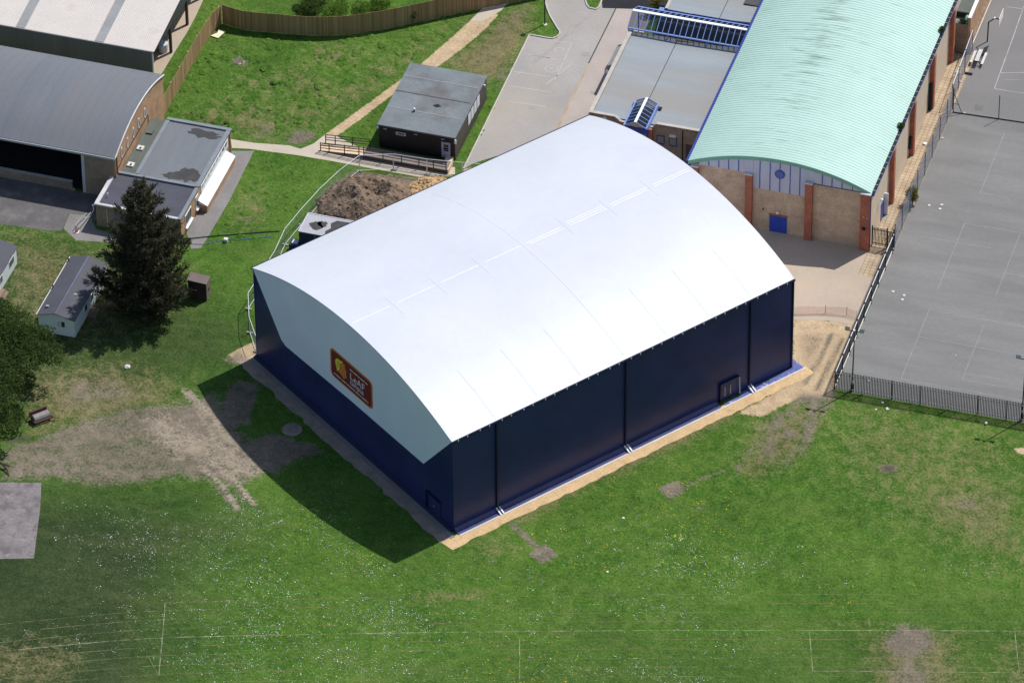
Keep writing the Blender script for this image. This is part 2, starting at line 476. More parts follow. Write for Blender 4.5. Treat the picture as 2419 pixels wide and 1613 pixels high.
def corr_green():
    m, nt, b = newmat("green_ribbed_roof")
    v = coords(nt, 'Object')
    n1 = noise(nt, v, 0.3, 4, 0.6)
    base = ramp(nt, n1, [(0.3, (0.42, 0.60, 0.515)), (0.7, (0.465, 0.645, 0.565))])
    vs = coords(nt, 'Object', (0.28, 2.6, 0.28))
    st = noise(nt, vs, 1.0, 5, 0.7)
    # lichen streaks that follow the ribs, thickest left of the crown and up the roof
    sx = nt.nodes.new("ShaderNodeSeparateXYZ")
    nt.links.new(v, sx.inputs[0])
    dx = mathn(nt, 'ABSOLUTE', mathn(nt, 'ADD', sx.outputs[0], 1.2))
    band = mathn(nt, 'SUBTRACT', 1.0, mathn(nt, 'DIVIDE', dx, 3.6), clamp=True)
    far = mathn(nt, 'DIVIDE', mathn(nt, 'SUBTRACT', sx.outputs[1], 4.0), 28.0, clamp=True)
    k = mathn(nt, 'MULTIPLY', band, mathn(nt, 'ADD', 0.25, far))
    f = mathn(nt, 'MULTIPLY', mathn(nt, 'SUBTRACT', mathn(nt, 'ADD', st, mathn(nt, 'MULTIPLY', k, 0.18)), 0.59), 4.5, clamp=True)
    f = mathn(nt, 'MULTIPLY', f, 0.66)
    base = mixc(nt, f, base, (0.10, 0.13, 0.085))
    st2 = noise(nt, coords(nt, 'Object', (0.9, 3.0, 0.9)), 0.8, 5, 0.7)
    f2 = mathn(nt, 'MULTIPLY', mathn(nt, 'SUBTRACT', st2, 0.66), 5.0, clamp=True)
    base = mixc(nt, mathn(nt, 'MULTIPLY', f2, 0.5), base, (0.25, 0.38, 0.31))
    nt.links.new(base, b.inputs['Base Color'])
    b.inputs['Roughness'].default_value = 0.55
    b.inputs['Specular IOR Level'].default_value = 0.35
    return m
mt_green_roof = corr_green()

def paving_mat():
    m, nt, b = newmat("buff_paving")
    t = nt.nodes.new("ShaderNodeTexBrick")
    t.offset = 0.0
    t.inputs['Scale'].default_value = 1.0
    t.inputs['Brick Width'].default_value = 0.45
    t.inputs['Row Height'].default_value = 0.45
    t.inputs['Mortar Size'].default_value = 0.035
    t.inputs['Color1'].default_value = (0.50, 0.38, 0.245, 1)
    t.inputs['Color2'].default_value = (0.43, 0.325, 0.215, 1)
    t.inputs['Mortar'].default_value = (0.27, 0.21, 0.15, 1)
    v = coords(nt, 'Object')
    nt.links.new(v, t.inputs['Vector'])
    n = noise(nt, v, 0.6, 5, 0.6)
    nt.links.new(mixc(nt, 1.0, t.outputs[0], ramp(nt, n, [(0.3, (0.75,) * 3), (0.7, (1.15,) * 3)]), 'MULTIPLY'), b.inputs['Base Color'])
    b.inputs['Roughness'].default_value = 0.9
    return m
mt_paving = paving_mat()

def grassmat():
    m, nt, b = newmat("field_grass")
    v = coords(nt, 'Object')
    def att(n):
        a = nt.nodes.new("ShaderNodeAttribute"); a.attribute_name = n
        return a.outputs['Fac']
    nb = noise(nt, v, 0.11, 4, 0.6)
    nm = noise(nt, v, 0.9, 5, 0.65, 0.4)
    nf = noise(nt, v, 4.0, 4, 0.7)
    nx = noise(nt, v, 13.0, 2, 0.8)
    g = mathn(nt, 'ADD', mathn(nt, 'MULTIPLY', nb, 0.25), mathn(nt, 'ADD', mathn(nt, 'MULTIPLY', nm, 0.30), mathn(nt, 'MULTIPLY', nf, 0.45)))
    green = ramp(nt, g, [(0.36, (0.022, 0.056, 0.009)), (0.47, (0.054, 0.124, 0.016)), (0.56, (0.097, 0.174, 0.028)), (0.67, (0.19, 0.225, 0.06))])
    green = mixc(nt, 1.0, green, ramp(nt, nx, [(0.3, (0.50,) * 3), (0.7, (1.5,) * 3)]), 'MULTIPLY')
    painted_shade = ramp(nt, g, [(0.36, (0.016, 0.028, 0.011)), (0.5, (0.031, 0.050, 0.019)), (0.64, (0.068, 0.086, 0.040))])  # darker grass tones that carry the painted shade
    painted_shade = mixc(nt, 1.0, painted_shade, ramp(nt, nx, [(0.3, (0.7,) * 3), (0.7, (1.3,) * 3)]), 'MULTIPLY')
    base = mixc(nt, att('painted_shade'), green, painted_shade)
    # thin, straw coloured turf showing through everywhere in broad uneven drifts
    mp_ = nt.nodes.new("ShaderNodeMapping")
    mp_.inputs['Rotation'].default_value = (0, 0, R(-17.4))
    mp_.inputs['Scale'].default_value = (0.30, 1.3, 1.0)
    nt.links.new(v, mp_.inputs[0])
    ns_ = noise(nt, mp_.outputs[0], 0.30, 6, 0.7, 0.5)
    fs = mathn(nt, 'MULTIPLY', mathn(nt, 'SUBTRACT', mathn(nt, 'ADD', mathn(nt, 'MULTIPLY', ns_, 0.7), mathn(nt, 'MULTIPLY', nf, 0.3)), 0.47), 3.2, clamp=True)
    base = mixc(nt, mathn(nt, 'MULTIPLY', fs, 0.42), base, (0.125, 0.135, 0.045))
    jag = mathn(nt, 'ADD', mathn(nt, 'MULTIPLY', mathn(nt, 'SUBTRACT', nm, 0.5), 0.9), mathn(nt, 'MULTIPLY', mathn(nt, 'SUBTRACT', nf, 0.5), 1.1))
    def layer(base, a, col0, col1, gain, jk):
        f = mathn(nt, 'ADD', att(a), mathn(nt, 'MULTIPLY', jag, jk))
        f = mathn(nt, 'MULTIPLY', mathn(nt, 'SUBTRACT', f, 0.5), gain)
        f = mathn(nt, 'ADD', f, 0.5, clamp=True)
        # nothing where the layer was never laid
        f = mathn(nt, 'MULTIPLY', f, mathn(nt, 'MULTIPLY', att(a), 8.0, clamp=True))
        nn = mathn(nt, 'ADD', mathn(nt, 'MULTIPLY', nf, 0.30), mathn(nt, 'ADD', mathn(nt, 'MULTIPLY', nx, 0.25), mathn(nt, 'ADD', mathn(nt, 'MULTIPLY', nm, 0.25), mathn(nt, 'MULTIPLY', nb, 0.20))))
        c = ramp(nt, nn, [(0.38, col0), (0.62, col1)])
        return mixc(nt, f, base, c)
    base = layer(base, 'dry', (0.090, 0.082, 0.034), (0.275, 0.225, 0.115), 1.7, 1.3)
    base = layer(base, 'sand', (0.32, 0.22, 0.125), (0.68, 0.52, 0.335), 4.0, 0.5)
    base = layer(base, 'dirt', (0.068, 0.056, 0.042), (0.285, 0.236, 0.178), 2.5, 1.05)
    base = layer(base, 'pale', (0.20, 0.163, 0.118), (0.40, 0.335, 0.25), 2.8, 0.95)
    base = layer(base, 'mud', (0.05, 0.042, 0.036), (0.115, 0.095, 0.08), 3.0, 0.6)
    nt.links.new(base, b.inputs['Base Color'])
    b.inputs['Roughness'].default_value = 0.95
    b.inputs['Specular IOR Level'].default_value = 0.1
    bp = nt.nodes.new("ShaderNodeBump")
    bp.inputs['Distance'].default_value = 0.10
    bp.inputs['Strength'].default_value = 0.8
    nt.links.new(mathn(nt, 'ADD', nf, mathn(nt, 'MULTIPLY', nm, 2.0)), bp.inputs['Height'])
    nt.links.new(bp.outputs[0], b.inputs['Normal'])
    return m
mt_grass = grassmat()

def wornline(name, col, keep):
    """paint worn off the turf in patches"""
    m, nt, b = newmat(name)
    v = coords(nt, 'Object')
    n = noise(nt, v, 1.3, 5, 0.7)
    n2 = noise(nt, v, 0.25, 3, 0.6)
    f = mathn(nt, 'MULTIPLY', mathn(nt, 'SUBTRACT', mathn(nt, 'ADD', mathn(nt, 'MULTIPLY', n, 0.6), mathn(nt, 'MULTIPLY', n2, 0.4)), 1 - keep), 6.0, clamp=True)
    nt.links.new(ramp(nt, noise(nt, v, 6, 3, 0.6), [(0.3, mul(col, 0.75)), (0.7, mul(col, 1.25))]), b.inputs['Base Color'])
    nt.links.new(f, b.inputs['Alpha'])
    b.inputs['Roughness'].default_value = 0.9
    return m
mt_lane = wornline("worn_lane_line", (0.18, 0.17, 0.07), 0.58)
mt_lane_bright = wornline("lane_line", (0.32, 0.30, 0.19), 0.58)

# ================================================================== SETTING
# ---- ground: one sheet to the horizon, fine in the middle; wear is laid on it as attributes
xs = np.concatenate([[-2500, -1200, -600, -300, -180, -130], np.arange(-100, 40.01, 0.4), [60, 90, 140, 260, 600, 1200, 2500]])
ys = np.concatenate([[-2500, -1200, -600, -300, -160, -100, -80], np.arange(-62, 70.01, 0.4), [85, 110, 150, 260, 600, 1500, 4000]])
gx, gy = np.meshgrid(xs, ys)
nx_, ny_ = len(xs), len(ys)
px, py = gx.ravel(), gy.ravel()
rng = np.random.default_rng(3)
gz = np.zeros_like(px)
me = bpy.data.meshes.new("ground")
idx = np.arange(nx_ * ny_).reshape(ny_, nx_)
quads = np.stack([idx[:-1, :-1], idx[:-1, 1:], idx[1:, 1:], idx[1:, :-1]], -1).reshape(-1, 4)
me.vertices.add(len(px)); me.vertices.foreach_set('co', np.stack([px, py, gz], 1).ravel())
me.loops.add(quads.size); me.loops.foreach_set('vertex_index', quads.ravel().astype(np.int32))
me.polygons.add(len(quads)); me.polygons.foreach_set('loop_start', np.arange(0, quads.size, 4, dtype=np.int32))
me.update(); me.validate()
LAY = {k: np.zeros(len(px), np.float32) for k in ('dry', 'dirt', 'mud', 'sand', 'painted_shade', 'pale')}
def lay(kind, poly, wgt=1.0, soft=0.6):
    a = np.array(poly)
    sel = np.where((px > a[:, 0].min() - 8) & (px < a[:, 0].max() + 8) & (py > a[:, 1].min() - 8) & (py < a[:, 1].max() + 8))[0]
    x, y = px[sel], py[sel]
    d = edged(x, y, poly)
    s = np.where(inside(x, y, poly), d, -d)
    val = wgt * np.clip(0.5 + s / (2 * soft), 0, 1)
    LAY[kind][sel] = np.maximum(LAY[kind][sel], val)
def trail(kind, line, width, wgt=1.0, soft=0.4):
    a = np.array(line)
    sel = np.where((px > a[:, 0].min() - 4) & (px < a[:, 0].max() + 4) & (py > a[:, 1].min() - 4) & (py < a[:, 1].max() + 4))[0]
    d = edged(px[sel], py[sel], line, False)
    val = wgt * np.clip(0.5 + (width / 2 - d) / (2 * soft), 0, 1)
    LAY[kind][sel] = np.maximum(LAY[kind][sel], val)
def blob(kind, c, rx, ry, wgt=1.0, soft=0.5, ang=0.0):
    lay(kind, [(c[0] + rx * math.cos(t) * math.cos(ang) - ry * math.sin(t) * math.sin(ang), c[1] + rx * math.cos(t) * math.sin(ang) + ry * math.sin(t) * math.cos(ang)) for t in np.linspace(0, 2 * math.pi, 18, endpoint=False)], wgt, soft)

# tan gravel path to the classroom and the scuffed turf beside it
lay('sand', [(-58.64, 23.96), (-54.17, 34.97), (-52.79, 38.73), (-51.33, 43.59), (-50.01, 48.0), (-47.95, 48.61), (-48.47, 45.95), (-49.58, 42.3), (-51.04, 38.72), (-54.08, 32.62), (-55.99, 27.58), (-57.36, 24.34), (-57.27, 23.42), (-58.61, 22.81)], 1, 0.25)
lay('dry', [(-64.79, 20.84), (-62.07, 24.55), (-59.25, 25.38), (-55.78, 33.75), (-53.04, 40.52), (-51.26, 44.82), (-50.27, 47.39), (-52.52, 45.97), (-55.31, 40.61), (-57.85, 34.62), (-60.8, 30.05), (-63.37, 27.09), (-65.92, 24.14)], 0.55, 2)
lay('dry', [(-47.69, 47.77), (-45.98, 51.72), (-44.08, 46.94), (-44.01, 38.71), (-46.03, 36.63), (-48.08, 37.51), (-50.76, 38.95), (-49.17, 42.42)], 0.75, 1.5)
lay('dirt', [(-47.8, 48.12), (-45.66, 51.43), (-44.92, 48.97), (-46.32, 44.77), (-47.1, 41.53)], 0.45, 1)
lay('dirt', [(-45.44, 39.03), (-44.45, 42.31), (-44.01, 38.71), (-44.39, 34.9)], 0.6, 0.8)
lay('dirt', [(-62.29, 21.94), (-61.55, 24.33), (-59.88, 24.61), (-59.1, 23.61), (-60.27, 21.81)], 0.75, 0.6)
lay('dirt', [(-65.69, 23.48), (-64.19, 24.28), (-63.23, 22.75), (-64.93, 21.88)], 0.6, 0.8)
lay('dry', [(-73.76, 21.09), (-69.14, 28.32), (-64.98, 26.61), (-61.66, 24.67), (-63.3, 21.64), (-67.14, 21.23)], 0.55, 2)
lay('dry', [(-70.64, 30.1), (-67.85, 32.41), (-64.49, 30.44), (-65.44, 27.94)], 0.5, 1.5)
lay('dry', [(-65.14, 37.7), (-62.09, 39.36), (-58.96, 38.03), (-60.74, 35.26), (-63.41, 35.22)], 0.55, 1.2)
lay('dry', [(-66.8, 31.98), (-65.04, 34.73), (-60.88, 32.98), (-56.96, 31.92), (-60.13, 28.04), (-64.63, 28.18)], 0.42, 1.5)
blob('dirt', (-70.52, 33.27), 0.8, 0.7, 0.9, 0.4)
# worn turf between the annexe and the hall
lay('dry', [(-63.5, 11.92), (-61.77, 14.56), (-59.67, 10.94), (-60.38, 7.92), (-62.64, 6.9)], 0.5, 1.5)
lay('dirt', [(-62.44, 10.12), (-61.14, 10.15), (-60.8, 8.5), (-62.07, 7.77)], 0.45, 0.6)
lay('sand', [(-56.15, 14.09), (-55.22, 17.21), (-54.18, 19.37), (-47.23, 20.86), (-44.83, 21.56), (-44.28, 22.58), (-44.26, 19.74), (-48.96, 12.7), (-54.07, 9.79)], 0.5, 0.8)
lay('dirt', [(-55.92, 12.75), (-55.8, 16.33), (-54.16, 19.31), (-47.06, 20.33), (-44.67, 21.04), (-48.75, 12.06), (-55.22, 8.05)], 0.8, 0.8)
# churned sand east of the hall
lay('sand', [(-6.58, 9.29), (-3.95, 10.07), (-1.64, 9.2), (-0.84, 10.11), (-0.84, 7.76), (-0.61, 4.5), (-0.22, 0.99), (0.04, -1.56), (-1.15, -1.26), (-3.57, -0.66), (-4.34, 1.41)], 1, 0.6)
lay('sand', [(-3.0, 10.2), (0.05, 11.2), (0.05, 3.0), (-1.2, 3.0)], 0.9, 0.4)
lay('sand', [(-7.9, -5.93), (-3.55, 0.79), (-0.68, 1.18), (0.04, -1.56), (-2.81, -1.95), (-5.47, -5.8)], 0.9, 0.5)
lay('sand', [(-7.02, -4.63), (-5.23, -2.14), (-3.35, 0.06), (-0.28, -0.67), (-0.42, -1.69), (-3.16, -2.18), (-5.09, -5.68)], 0.75, 0.6)
trail('dirt', [(-2.36, 7.98), (-2.56, 3.26), (-2.97, 0.17)], 0.5, 0.9)
trail('mud', [(-2.55, 7.59), (-2.72, 3.08), (-3.12, 0.26)], 0.22, 0.5, 0.25)
trail('mud', [(-1.34, 7.28), (-1.59, 2.75), (-1.8, -0.34)], 0.22, 0.5, 0.25)
trail('dirt', [(-1.23, 7.65), (-1.44, 2.93), (-1.58, -0.4)], 0.5, 0.9)
trail('dirt', [(-3.52, 7.64), (-3.63, 4.94), (-3.35, 2.37)], 0.4, 0.7)
lay('dirt', [(-3.41, -1.27), (0.22, -0.2), (0.62, -1.71), (-0.53, -4.33), (-0.54, -6.6), (-1.46, -6.23), (-1.89, -3.11), (-3.22, -3.5)], 0.68, 0.8)
lay('dirt', [(-5.47, -5.8), (-3.3, -3.2), (-2.3, -3.88), (-3.17, -6.73), (-3.73, -9.16), (-4.57, -9.08)], 0.6, 1)
lay('dirt', [(-1.67, -4.67), (-0.64, -4.69), (0.12, -8.33), (-0.42, -10.1), (-1.04, -9.32)], 0.7, 0.6)
lay('dirt', [(-3.19, -7.39), (-2.63, -6.44), (-1.71, -7.59), (-2.22, -8.71)], 0.85, 0.5)
lay('dirt', [(-4.7, -10.09), (-3.54, -6.85), (-2.36, -9.71), (-3.6, -12.64)], 0.6, 1)
lay('dry', [(-5.98, -6.92), (-2.4, -1.96), (0.21, -2.49), (0.62, -5.61), (-0.75, -11.15), (-3.87, -14.62), (-5.69, -13.89)], 0.65, 2)
trail('dirt', [(-1.53, -12.02), (-0.29, -5.23), (0.02, -2.54)], 0.45, 0.7)
# trodden margin and dug squares along the gravel strip
lay('dry', [(-24.05, -26.28), (-20.41, -20.8), (-15.57, -13.63), (-9.69, -5.42), (-6.54, -1.87), (-5.83, -2.97), (-8.26, -7.6), (-12.97, -14.14), (-17.79, -20.02), (-22.58, -27.09)], 0.6, 1)
lay('dirt', [(-11.97, -18.48), (-10.52, -16.98), (-9.36, -18.21), (-10.58, -19.9)], 1.0, 0.22)
trail('dirt', [(-9.62, -17.6), (-8.96, -16.77), (-7.41, -15.04), (-6.6, -14.29)], 0.35, 0.85)
trail('dirt', [(-5.69, -14.21), (-5.43, -11.9), (-4.87, -9.49)], 0.4, 0.8)
lay('dirt', [(-20.73, -30.63), (-19.58, -29.12), (-18.05, -30.15), (-19.09, -31.81)], 1.0, 0.22)
trail('dirt', [(-23.64, -26.97), (-22.01, -28.29), (-20.27, -29.63)], 0.65, 0.95)
lay('dirt', [(-8.22, -19.39), (-7.2, -19.4), (-7.06, -20.61), (-7.81, -20.83)], 0.5, 0.5)
lay('dry', [(-27.54, -30.74), (-24.09, -28.78), (-21.17, -30.39), (-23.98, -33.08)], 0.45, 1.5)
lay('dry', [(-29.75, -39.07), (-22.94, -36.44), (-22.14, -37.72), (-28.66, -39.96)], 0.5, 1)
# brown field east
lay('dry', [(1.25, -0.22), (18.39, -0.34), (23.3, -20.88), (17.62, -20.11), (11.94, -18.09), (7.4, -14.44), (2.73, -12.03), (0.46, -5.01)], 0.40, 5)
lay('dry', [(10.99, -9.58), (20.24, -8.1), (22.89, -19.16), (18.08, -18.74), (13.51, -16.38), (10.76, -13.44)], 0.56, 3)
lay('dirt', [(14.57, -12.62), (16.36, -11.78), (16.95, -12.55), (15.61, -13.57)], 0.75, 0.7)
trail('mud', [(-5.58, 8.37), (-3.93, 6.85), (-2.5, 4.61)], 0.9, 0.45, 0.5)
trail('mud', [(-2.74, 7.87), (-1.59, 8.21), (-0.74, 5.79)], 0.7, 0.42, 0.5)
lay('dirt', [(-5.64, 7.01), (-3.87, 8.21), (-2.39, 7.31), (-2.72, 3.88), (-3.38, 1.7), (-4.45, 3.36)], 0.5, 1.0)
blob('mud', (7.72, -9.73), 0.7, 0.65, 0.62, 0.4)
blob('dirt', (7.72, -9.73), 1.1, 1.0, 0.6, 0.4)
lay('sand', [(18.06, -3.53), (19.05, -3.11), (20.11, -4.01), (18.94, -4.17)], 1, 0.3)
blob('dirt', (15.61, -32.52), 2.1, 2.2, 0.95, 1.1)
lay('dirt', [(14.65, -34.89), (17.55, -34.02), (19.15, -37.27), (18.71, -40.15), (16.55, -40.79), (14.99, -37.74)], 0.6, 1.2)
lay('dry', [(11.61, -32.21), (19.27, -29.94), (21.68, -38.1), (14.11, -40.35)], 0.6, 2)
lay('dry', [(24.5, -28.98), (27.88, -26.78), (30.22, -36.73), (24.11, -38.55)], 0.5, 3)
# bare ground west of the hall
lay('dirt', [(-72.28, -30.45), (-70.44, -28.62), (-67.51, -25.16), (-65.0, -22.79), (-62.31, -20.89), (-57.9, -19.06), (-58.86, -17.51), (-58.06, -17.14), (-53.82, -21.1), (-49.58, -23.72), (-46.71, -26.06), (-48.1, -28.06), (-49.3, -29.37), (-47.4, -31.33), (-48.14, -31.55), (-51.01, -29.24), (-54.97, -29.78), (-58.1, -31.47), (-61.32, -32.93), (-66.25, -33.13), (-70.55, -35.04)], 0.66, 0.9)
lay('pale', [(-61.36, -22.36), (-59.01, -20.69), (-56.66, -22.59), (-53.41, -22.28), (-49.28, -24.59), (-47.18, -25.88), (-48.2, -27.77), (-50.17, -28.67), (-53.51, -26.8), (-56.74, -27.12), (-59.66, -24.77)], 0.62, 1.4)
for _l in ([(-58.71, -17.46), (-56.3, -20.02), (-53.41, -23.25)], [(-58.09, -17.54), (-55.28, -19.91), (-51.96, -23.46)], [(-52.76, -26.58), (-49.5, -28.79), (-47.02, -31.21)], [(-53.69, -27.49), (-50.43, -29.7), (-48.32, -32.23)]):
    trail('pale', _l, 0.45, 1.0, 0.3)
trail('mud', [(-58.27, -17.99), (-55.65, -20.67), (-53.09, -23.47)], 0.25, 0.8, 0.3)
lay('dirt', [(-61.57, -21.78), (-57.79, -19.35), (-56.02, -17.19), (-53.37, -20.0), (-49.58, -23.72), (-47.12, -26.06), (-48.67, -27.6), (-51.1, -28.95), (-54.41, -28.98), (-57.9, -26.18), (-61.97, -24.17)], 0.98, 1.5)
lay('dirt', [(-66.53, -25.52), (-62.39, -23.0), (-60.42, -25.0), (-64.0, -26.71), (-67.95, -28.52)], 0.9, 1.2)
lay('mud', [(-67.74, -29.1), (-62.86, -26.37), (-59.9, -26.45), (-60.41, -28.53), (-67.31, -30.26)], 0.42, 1.5)
for _l in ([(-61.8, -23.47), (-57.42, -22.82), (-51.65, -24.97)], [(-60.21, -25.58), (-55.05, -25.98), (-49.9, -27.64)], [(-65.35, -26.46), (-60.94, -23.54), (-56.72, -20.01)], [(-57.69, -19.65), (-53.77, -23.67), (-49.7, -28.22)], [(-56.75, -18.72), (-52.25, -23.22), (-48.39, -27.2)]):
    trail('mud', _l, 0.35, 0.55, 0.4)
lay('dirt', [(-70.82, -19.61), (-67.42, -17.28), (-63.81, -17.86), (-61.92, -19.6), (-64.45, -21.98), (-67.77, -23.29), (-69.95, -21.98)], 0.55, 1.8)
lay('dry', [(-73.95, -19.21), (-67.47, -15.97), (-59.7, -16.31), (-57.9, -19.06), (-62.18, -23.58), (-70.44, -28.62)], 0.62, 3)
trail('dirt', [(-50.99, -29.87), (-48.32, -32.23)], 0.7, 0.9)
trail('dirt', [(-50.26, -28.39), (-47.02, -31.21)], 0.7, 0.9)
lay('mud', [(-65.3, -27.74), (-63.35, -26.19), (-62.38, -26.55), (-64.1, -28.15)], 0.55, 0.6)
lay('mud', [(-62.9, -22.17), (-61.74, -22.48), (-60.66, -23.13), (-61.7, -23.76)], 0.5, 0.5)
lay('dirt', [(-54.99, -15.9), (-53.96, -14.61), (-52.32, -14.45), (-51.8, -16.6), (-51.16, -20.32), (-53.24, -21.58), (-54.45, -18.69)], 0.85, 0.5)
lay('dirt', [(-50.92, -23.47), (-48.86, -20.93), (-44.48, -21.56), (-42.96, -22.39), (-45.31, -24.05), (-46.51, -26.64), (-48.21, -26.51)], 0.85, 0.6)
lay('sand', [(-56.39, -11.23), (-55.46, -9.62), (-54.66, -8.58), (-53.82, -10.93), (-54.89, -12.38)], 1, 0.4)
lay('dirt', [(-56.91, -12.18), (-55.61, -9.79), (-54.22, -11.38), (-54.96, -12.93)], 0.6, 0.6)
lay('dry', [(-84.56, 2.17), (-78.88, 1.05), (-73.07, 0.68), (-65.28, -0.46), (-65.73, -10.11), (-69.88, -14.02), (-78.97, -12.69)], 0.50, 4)
lay('dry', [(-80.54, -1.53), (-77.39, -0.6), (-76.12, -6.41), (-78.33, -9.79)], 0.68, 2)
lay('mud', [(-72.83, -29.0), (-70.88, -27.45), (-68.44, -28.34), (-70.6, -29.31), (-72.39, -30.16)], 0.6, 0.8)
# darker grass to the south and south-west: overcast shade painted into its colour
lay('painted_shade', [(-92.48, -0.17), (-79.27, 0.94), (-69.7, 0.99), (-55.28, -7.02), (-54.4, -12.1), (-59.49, -16.91), (-63.03, -21.23), (-69.24, -25.03), (-81.43, -28.64)], 0.72, 4)
lay('painted_shade', [(-82.06, -37.82), (-66.79, -33.92), (-61.32, -32.93), (-53.96, -32.64), (-47.54, -34.5), (-49.13, -40.55), (-48.46, -48.26), (-45.2, -56.4), (-42.11, -66.32), (-67.81, -73.97)], 0.92, 6)
lay('painted_shade', [(-28.42, -50.64), (-4.33, -38.74), (24.93, -27.66), (31.78, -26.82), (35.55, -43.22), (-24.99, -61.23)], 0.30, 5)
lay('dry', [(-64.46, -56.61), (-58.29, -53.58), (-55.51, -54.55), (-54.61, -59.2), (-61.84, -63.52)], 0.42, 2)
# verge below the palisade
lay('dry', [(0.68, -0.39), (18.28, 0.08), (18.53, -0.95), (0.92, -1.3)], 0.4, 0.6)
# hummocks under the rough grass
from mathutils import noise as mnoise
rough = np.zeros(len(px), np.float32)
for poly_, k_ in (([(-75.01, 24.01), (-74.67, 32.64), (-73.75, 37.81), (-68.84, 37.97), (-62.45, 39.1), (-56.19, 43.37), (-51.59, 47.31), (-52.96, 41.68), (-56.0, 34.43), (-58.26, 26.4), (-59.94, 24.81), (-62.07, 24.55), (-65.2, 22.02), (-67.64, 22.03), (-73.01, 22.77)], 1.0), ([(-49.84, 46.0), (-46.96, 46.85), (-44.05, 43.93), (-44.42, 38.59), (-46.65, 37.19), (-50.35, 39.07)], 0.7), ([(-63.61, 18.66), (-57.39, 19.78), (-55.36, 18.95), (-57.29, 11.64), (-59.02, 9.02), (-63.76, 7.62), (-63.72, 12.56)], 0.35), ([(1.0, -1.6), (18.67, -1.55), (23.85, -23.15), (-20.93, -36.45), (-20.67, -24.02), (-9.02, -7.82)], 0.25)):
    a_ = np.array(poly_)
    ins = inside(px, py, poly_); d_ = edged(px, py, poly_)
    rough = np.maximum(rough, np.where(ins, np.clip(d_ / 1.5, 0, 1) * k_, 0))
for i_ in np.where(rough > 0)[0]:
    p_ = (px[i_], py[i_])
    gz[i_] = rough[i_] * max(0.0, 0.12 + 0.22 * mnoise.fractal(Vector((p_[0] * .55, p_[1] * .55, 1.7)), 1.0, 2.0, 3))
me.vertices.foreach_set('co', np.stack([px, py, gz], 1).ravel())
me.polygons.foreach_set('use_smooth', [True] * len(me.polygons))
me.update()
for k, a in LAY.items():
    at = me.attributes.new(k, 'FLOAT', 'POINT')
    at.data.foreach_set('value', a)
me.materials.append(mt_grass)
ground = bpy.data.objects.new("ground", me)
COL.objects.link(ground)
ground['kind'] = 'structure'

# ---- hard surfaces
sheet("sports_court", [(0.05, 0.12), (70, 1.0), (70, 46.0), (0.05, 46.0)], 0.006, mt_court)
sheet("playground", [(0.05, 46.0), (70, 46.0), (70, 140), (-0.62, 140), (-0.62, 55.2), (0.05, 55.2)], 0.006, mt_courtb)
sheet("paving", [(-2.3, 17.6), (0.05, 17.6), (0.05, 55.2), (-2.3, 55.2)], 0.010, mt_paving)
sheet("concrete_apron", [(-13.8, 9.31), (-6.67, 8.99), (-3.48, 9.87), (-0.94, 10.02), (-0.25, 11.0), (-0.25, 17.6), (-2.3, 17.6), (-2.3, 29.8), (-34.0, 29.8), (-43.68, 22.76), (-42.0, 15.0)], 0.006, mt_conc)
yard_pts = [(-43.68, 22.76), (-43.88, 38.3), (-43.96, 45.99)] + [(-43.96, 45.99), (-42.2, 45.95), (-41.56, 46.02), (-41.07, 46.92), (-41.49, 47.71), (-42.86, 49.58), (-43.61, 50.88), (-44.24, 52.23), (-45, 56), (-46, 70), (-36.85, 70), (-36.85, 29.81), (-43.0, 24.0)]
sheet("car_park", yard_pts, 0.010, mt_carpark)
sheet("pavement", [(-36.85, 29.81), (-36.85, 70.0), (-33.0, 70.0), (-33.0, 29.81)], 0.010, mt_blockpave)
sheet("drive", [(-38.21, 52.48), (-35.24, 53.2), (-32.33, 53.68), (-33.04, 57.07), (-39.16, 55.26)], 0.018, mt_dark_tarmac)
sheet("courtyard_floor", [(-33.0, 44.3), (-20.6, 44.3), (-20.6, 48.6), (-33.0, 48.6)], 0.014, mt_conc_path)
sheet("drain_channel", [(-36.94, 53.2), (-36.94, 43.0), (-36.80, 43.0), (-36.80, 53.2)], 0.016, mt_steel_dark)
sheet("rust_streak", [(-36.90, 29.9), (-36.90, 43.0), (-36.72, 43.0), (-36.70, 36), (-36.55, 29.9)], 0.016, mt_rust)
sheet("path", [(-67.25, 20.91), (-64.84, 20.97), (-61.33, 21.57), (-60.11, 21.35), (-59.17, 22.5), (-58.64, 23.96), (-57.36, 24.34), (-54.54, 23.15), (-52.06, 22.29), (-47.58, 21.97), (-44.59, 22.85), (-44.24, 21.74), (-47.06, 20.33), (-52.47, 20.31), (-56.74, 20.34), (-60.1, 20.28), (-63.37, 20.03), (-64.93, 19.93), (-66.66, 19.56)], 0.006, mt_conc_path)
sheet("path_far", [(-50.47, 46.57), (-49.29, 51.51), (-47.43, 52.05), (-47.92, 49.23), (-49.19, 46.8)], 0.008, mt_conc_path)
sheet("annexe_path", [(-64.41, 19.72), (-64.12, 11.31), (-64.25, 4.89), (-64.31, 3.55), (-65.17, 3.16), (-66.59, 5.73), (-66.5, 19.11)], 0.008, mt_path_grey)
sheet("hangar_yard", [(-91.23, 2.31), (-84.32, 1.54), (-81.78, 1.8), (-79.62, 1.88), (-78.24, 2.29), (-78.3, 4.02), (-78.49, 5.02), (-76.23, 5.19), (-75.58, 4.47), (-75.3, 8.6), (-105, 8.6)], 0.006, mt_yard)
sheet("paved_step", [(-78.16, 2.66), (-78.38, 5.05), (-76.23, 5.19), (-75.15, 3.55), (-72.17, 3.04), (-69.53, 1.73), (-73.48, 1.81), (-76.33, 1.25)], 0.009, mt_path_grey)
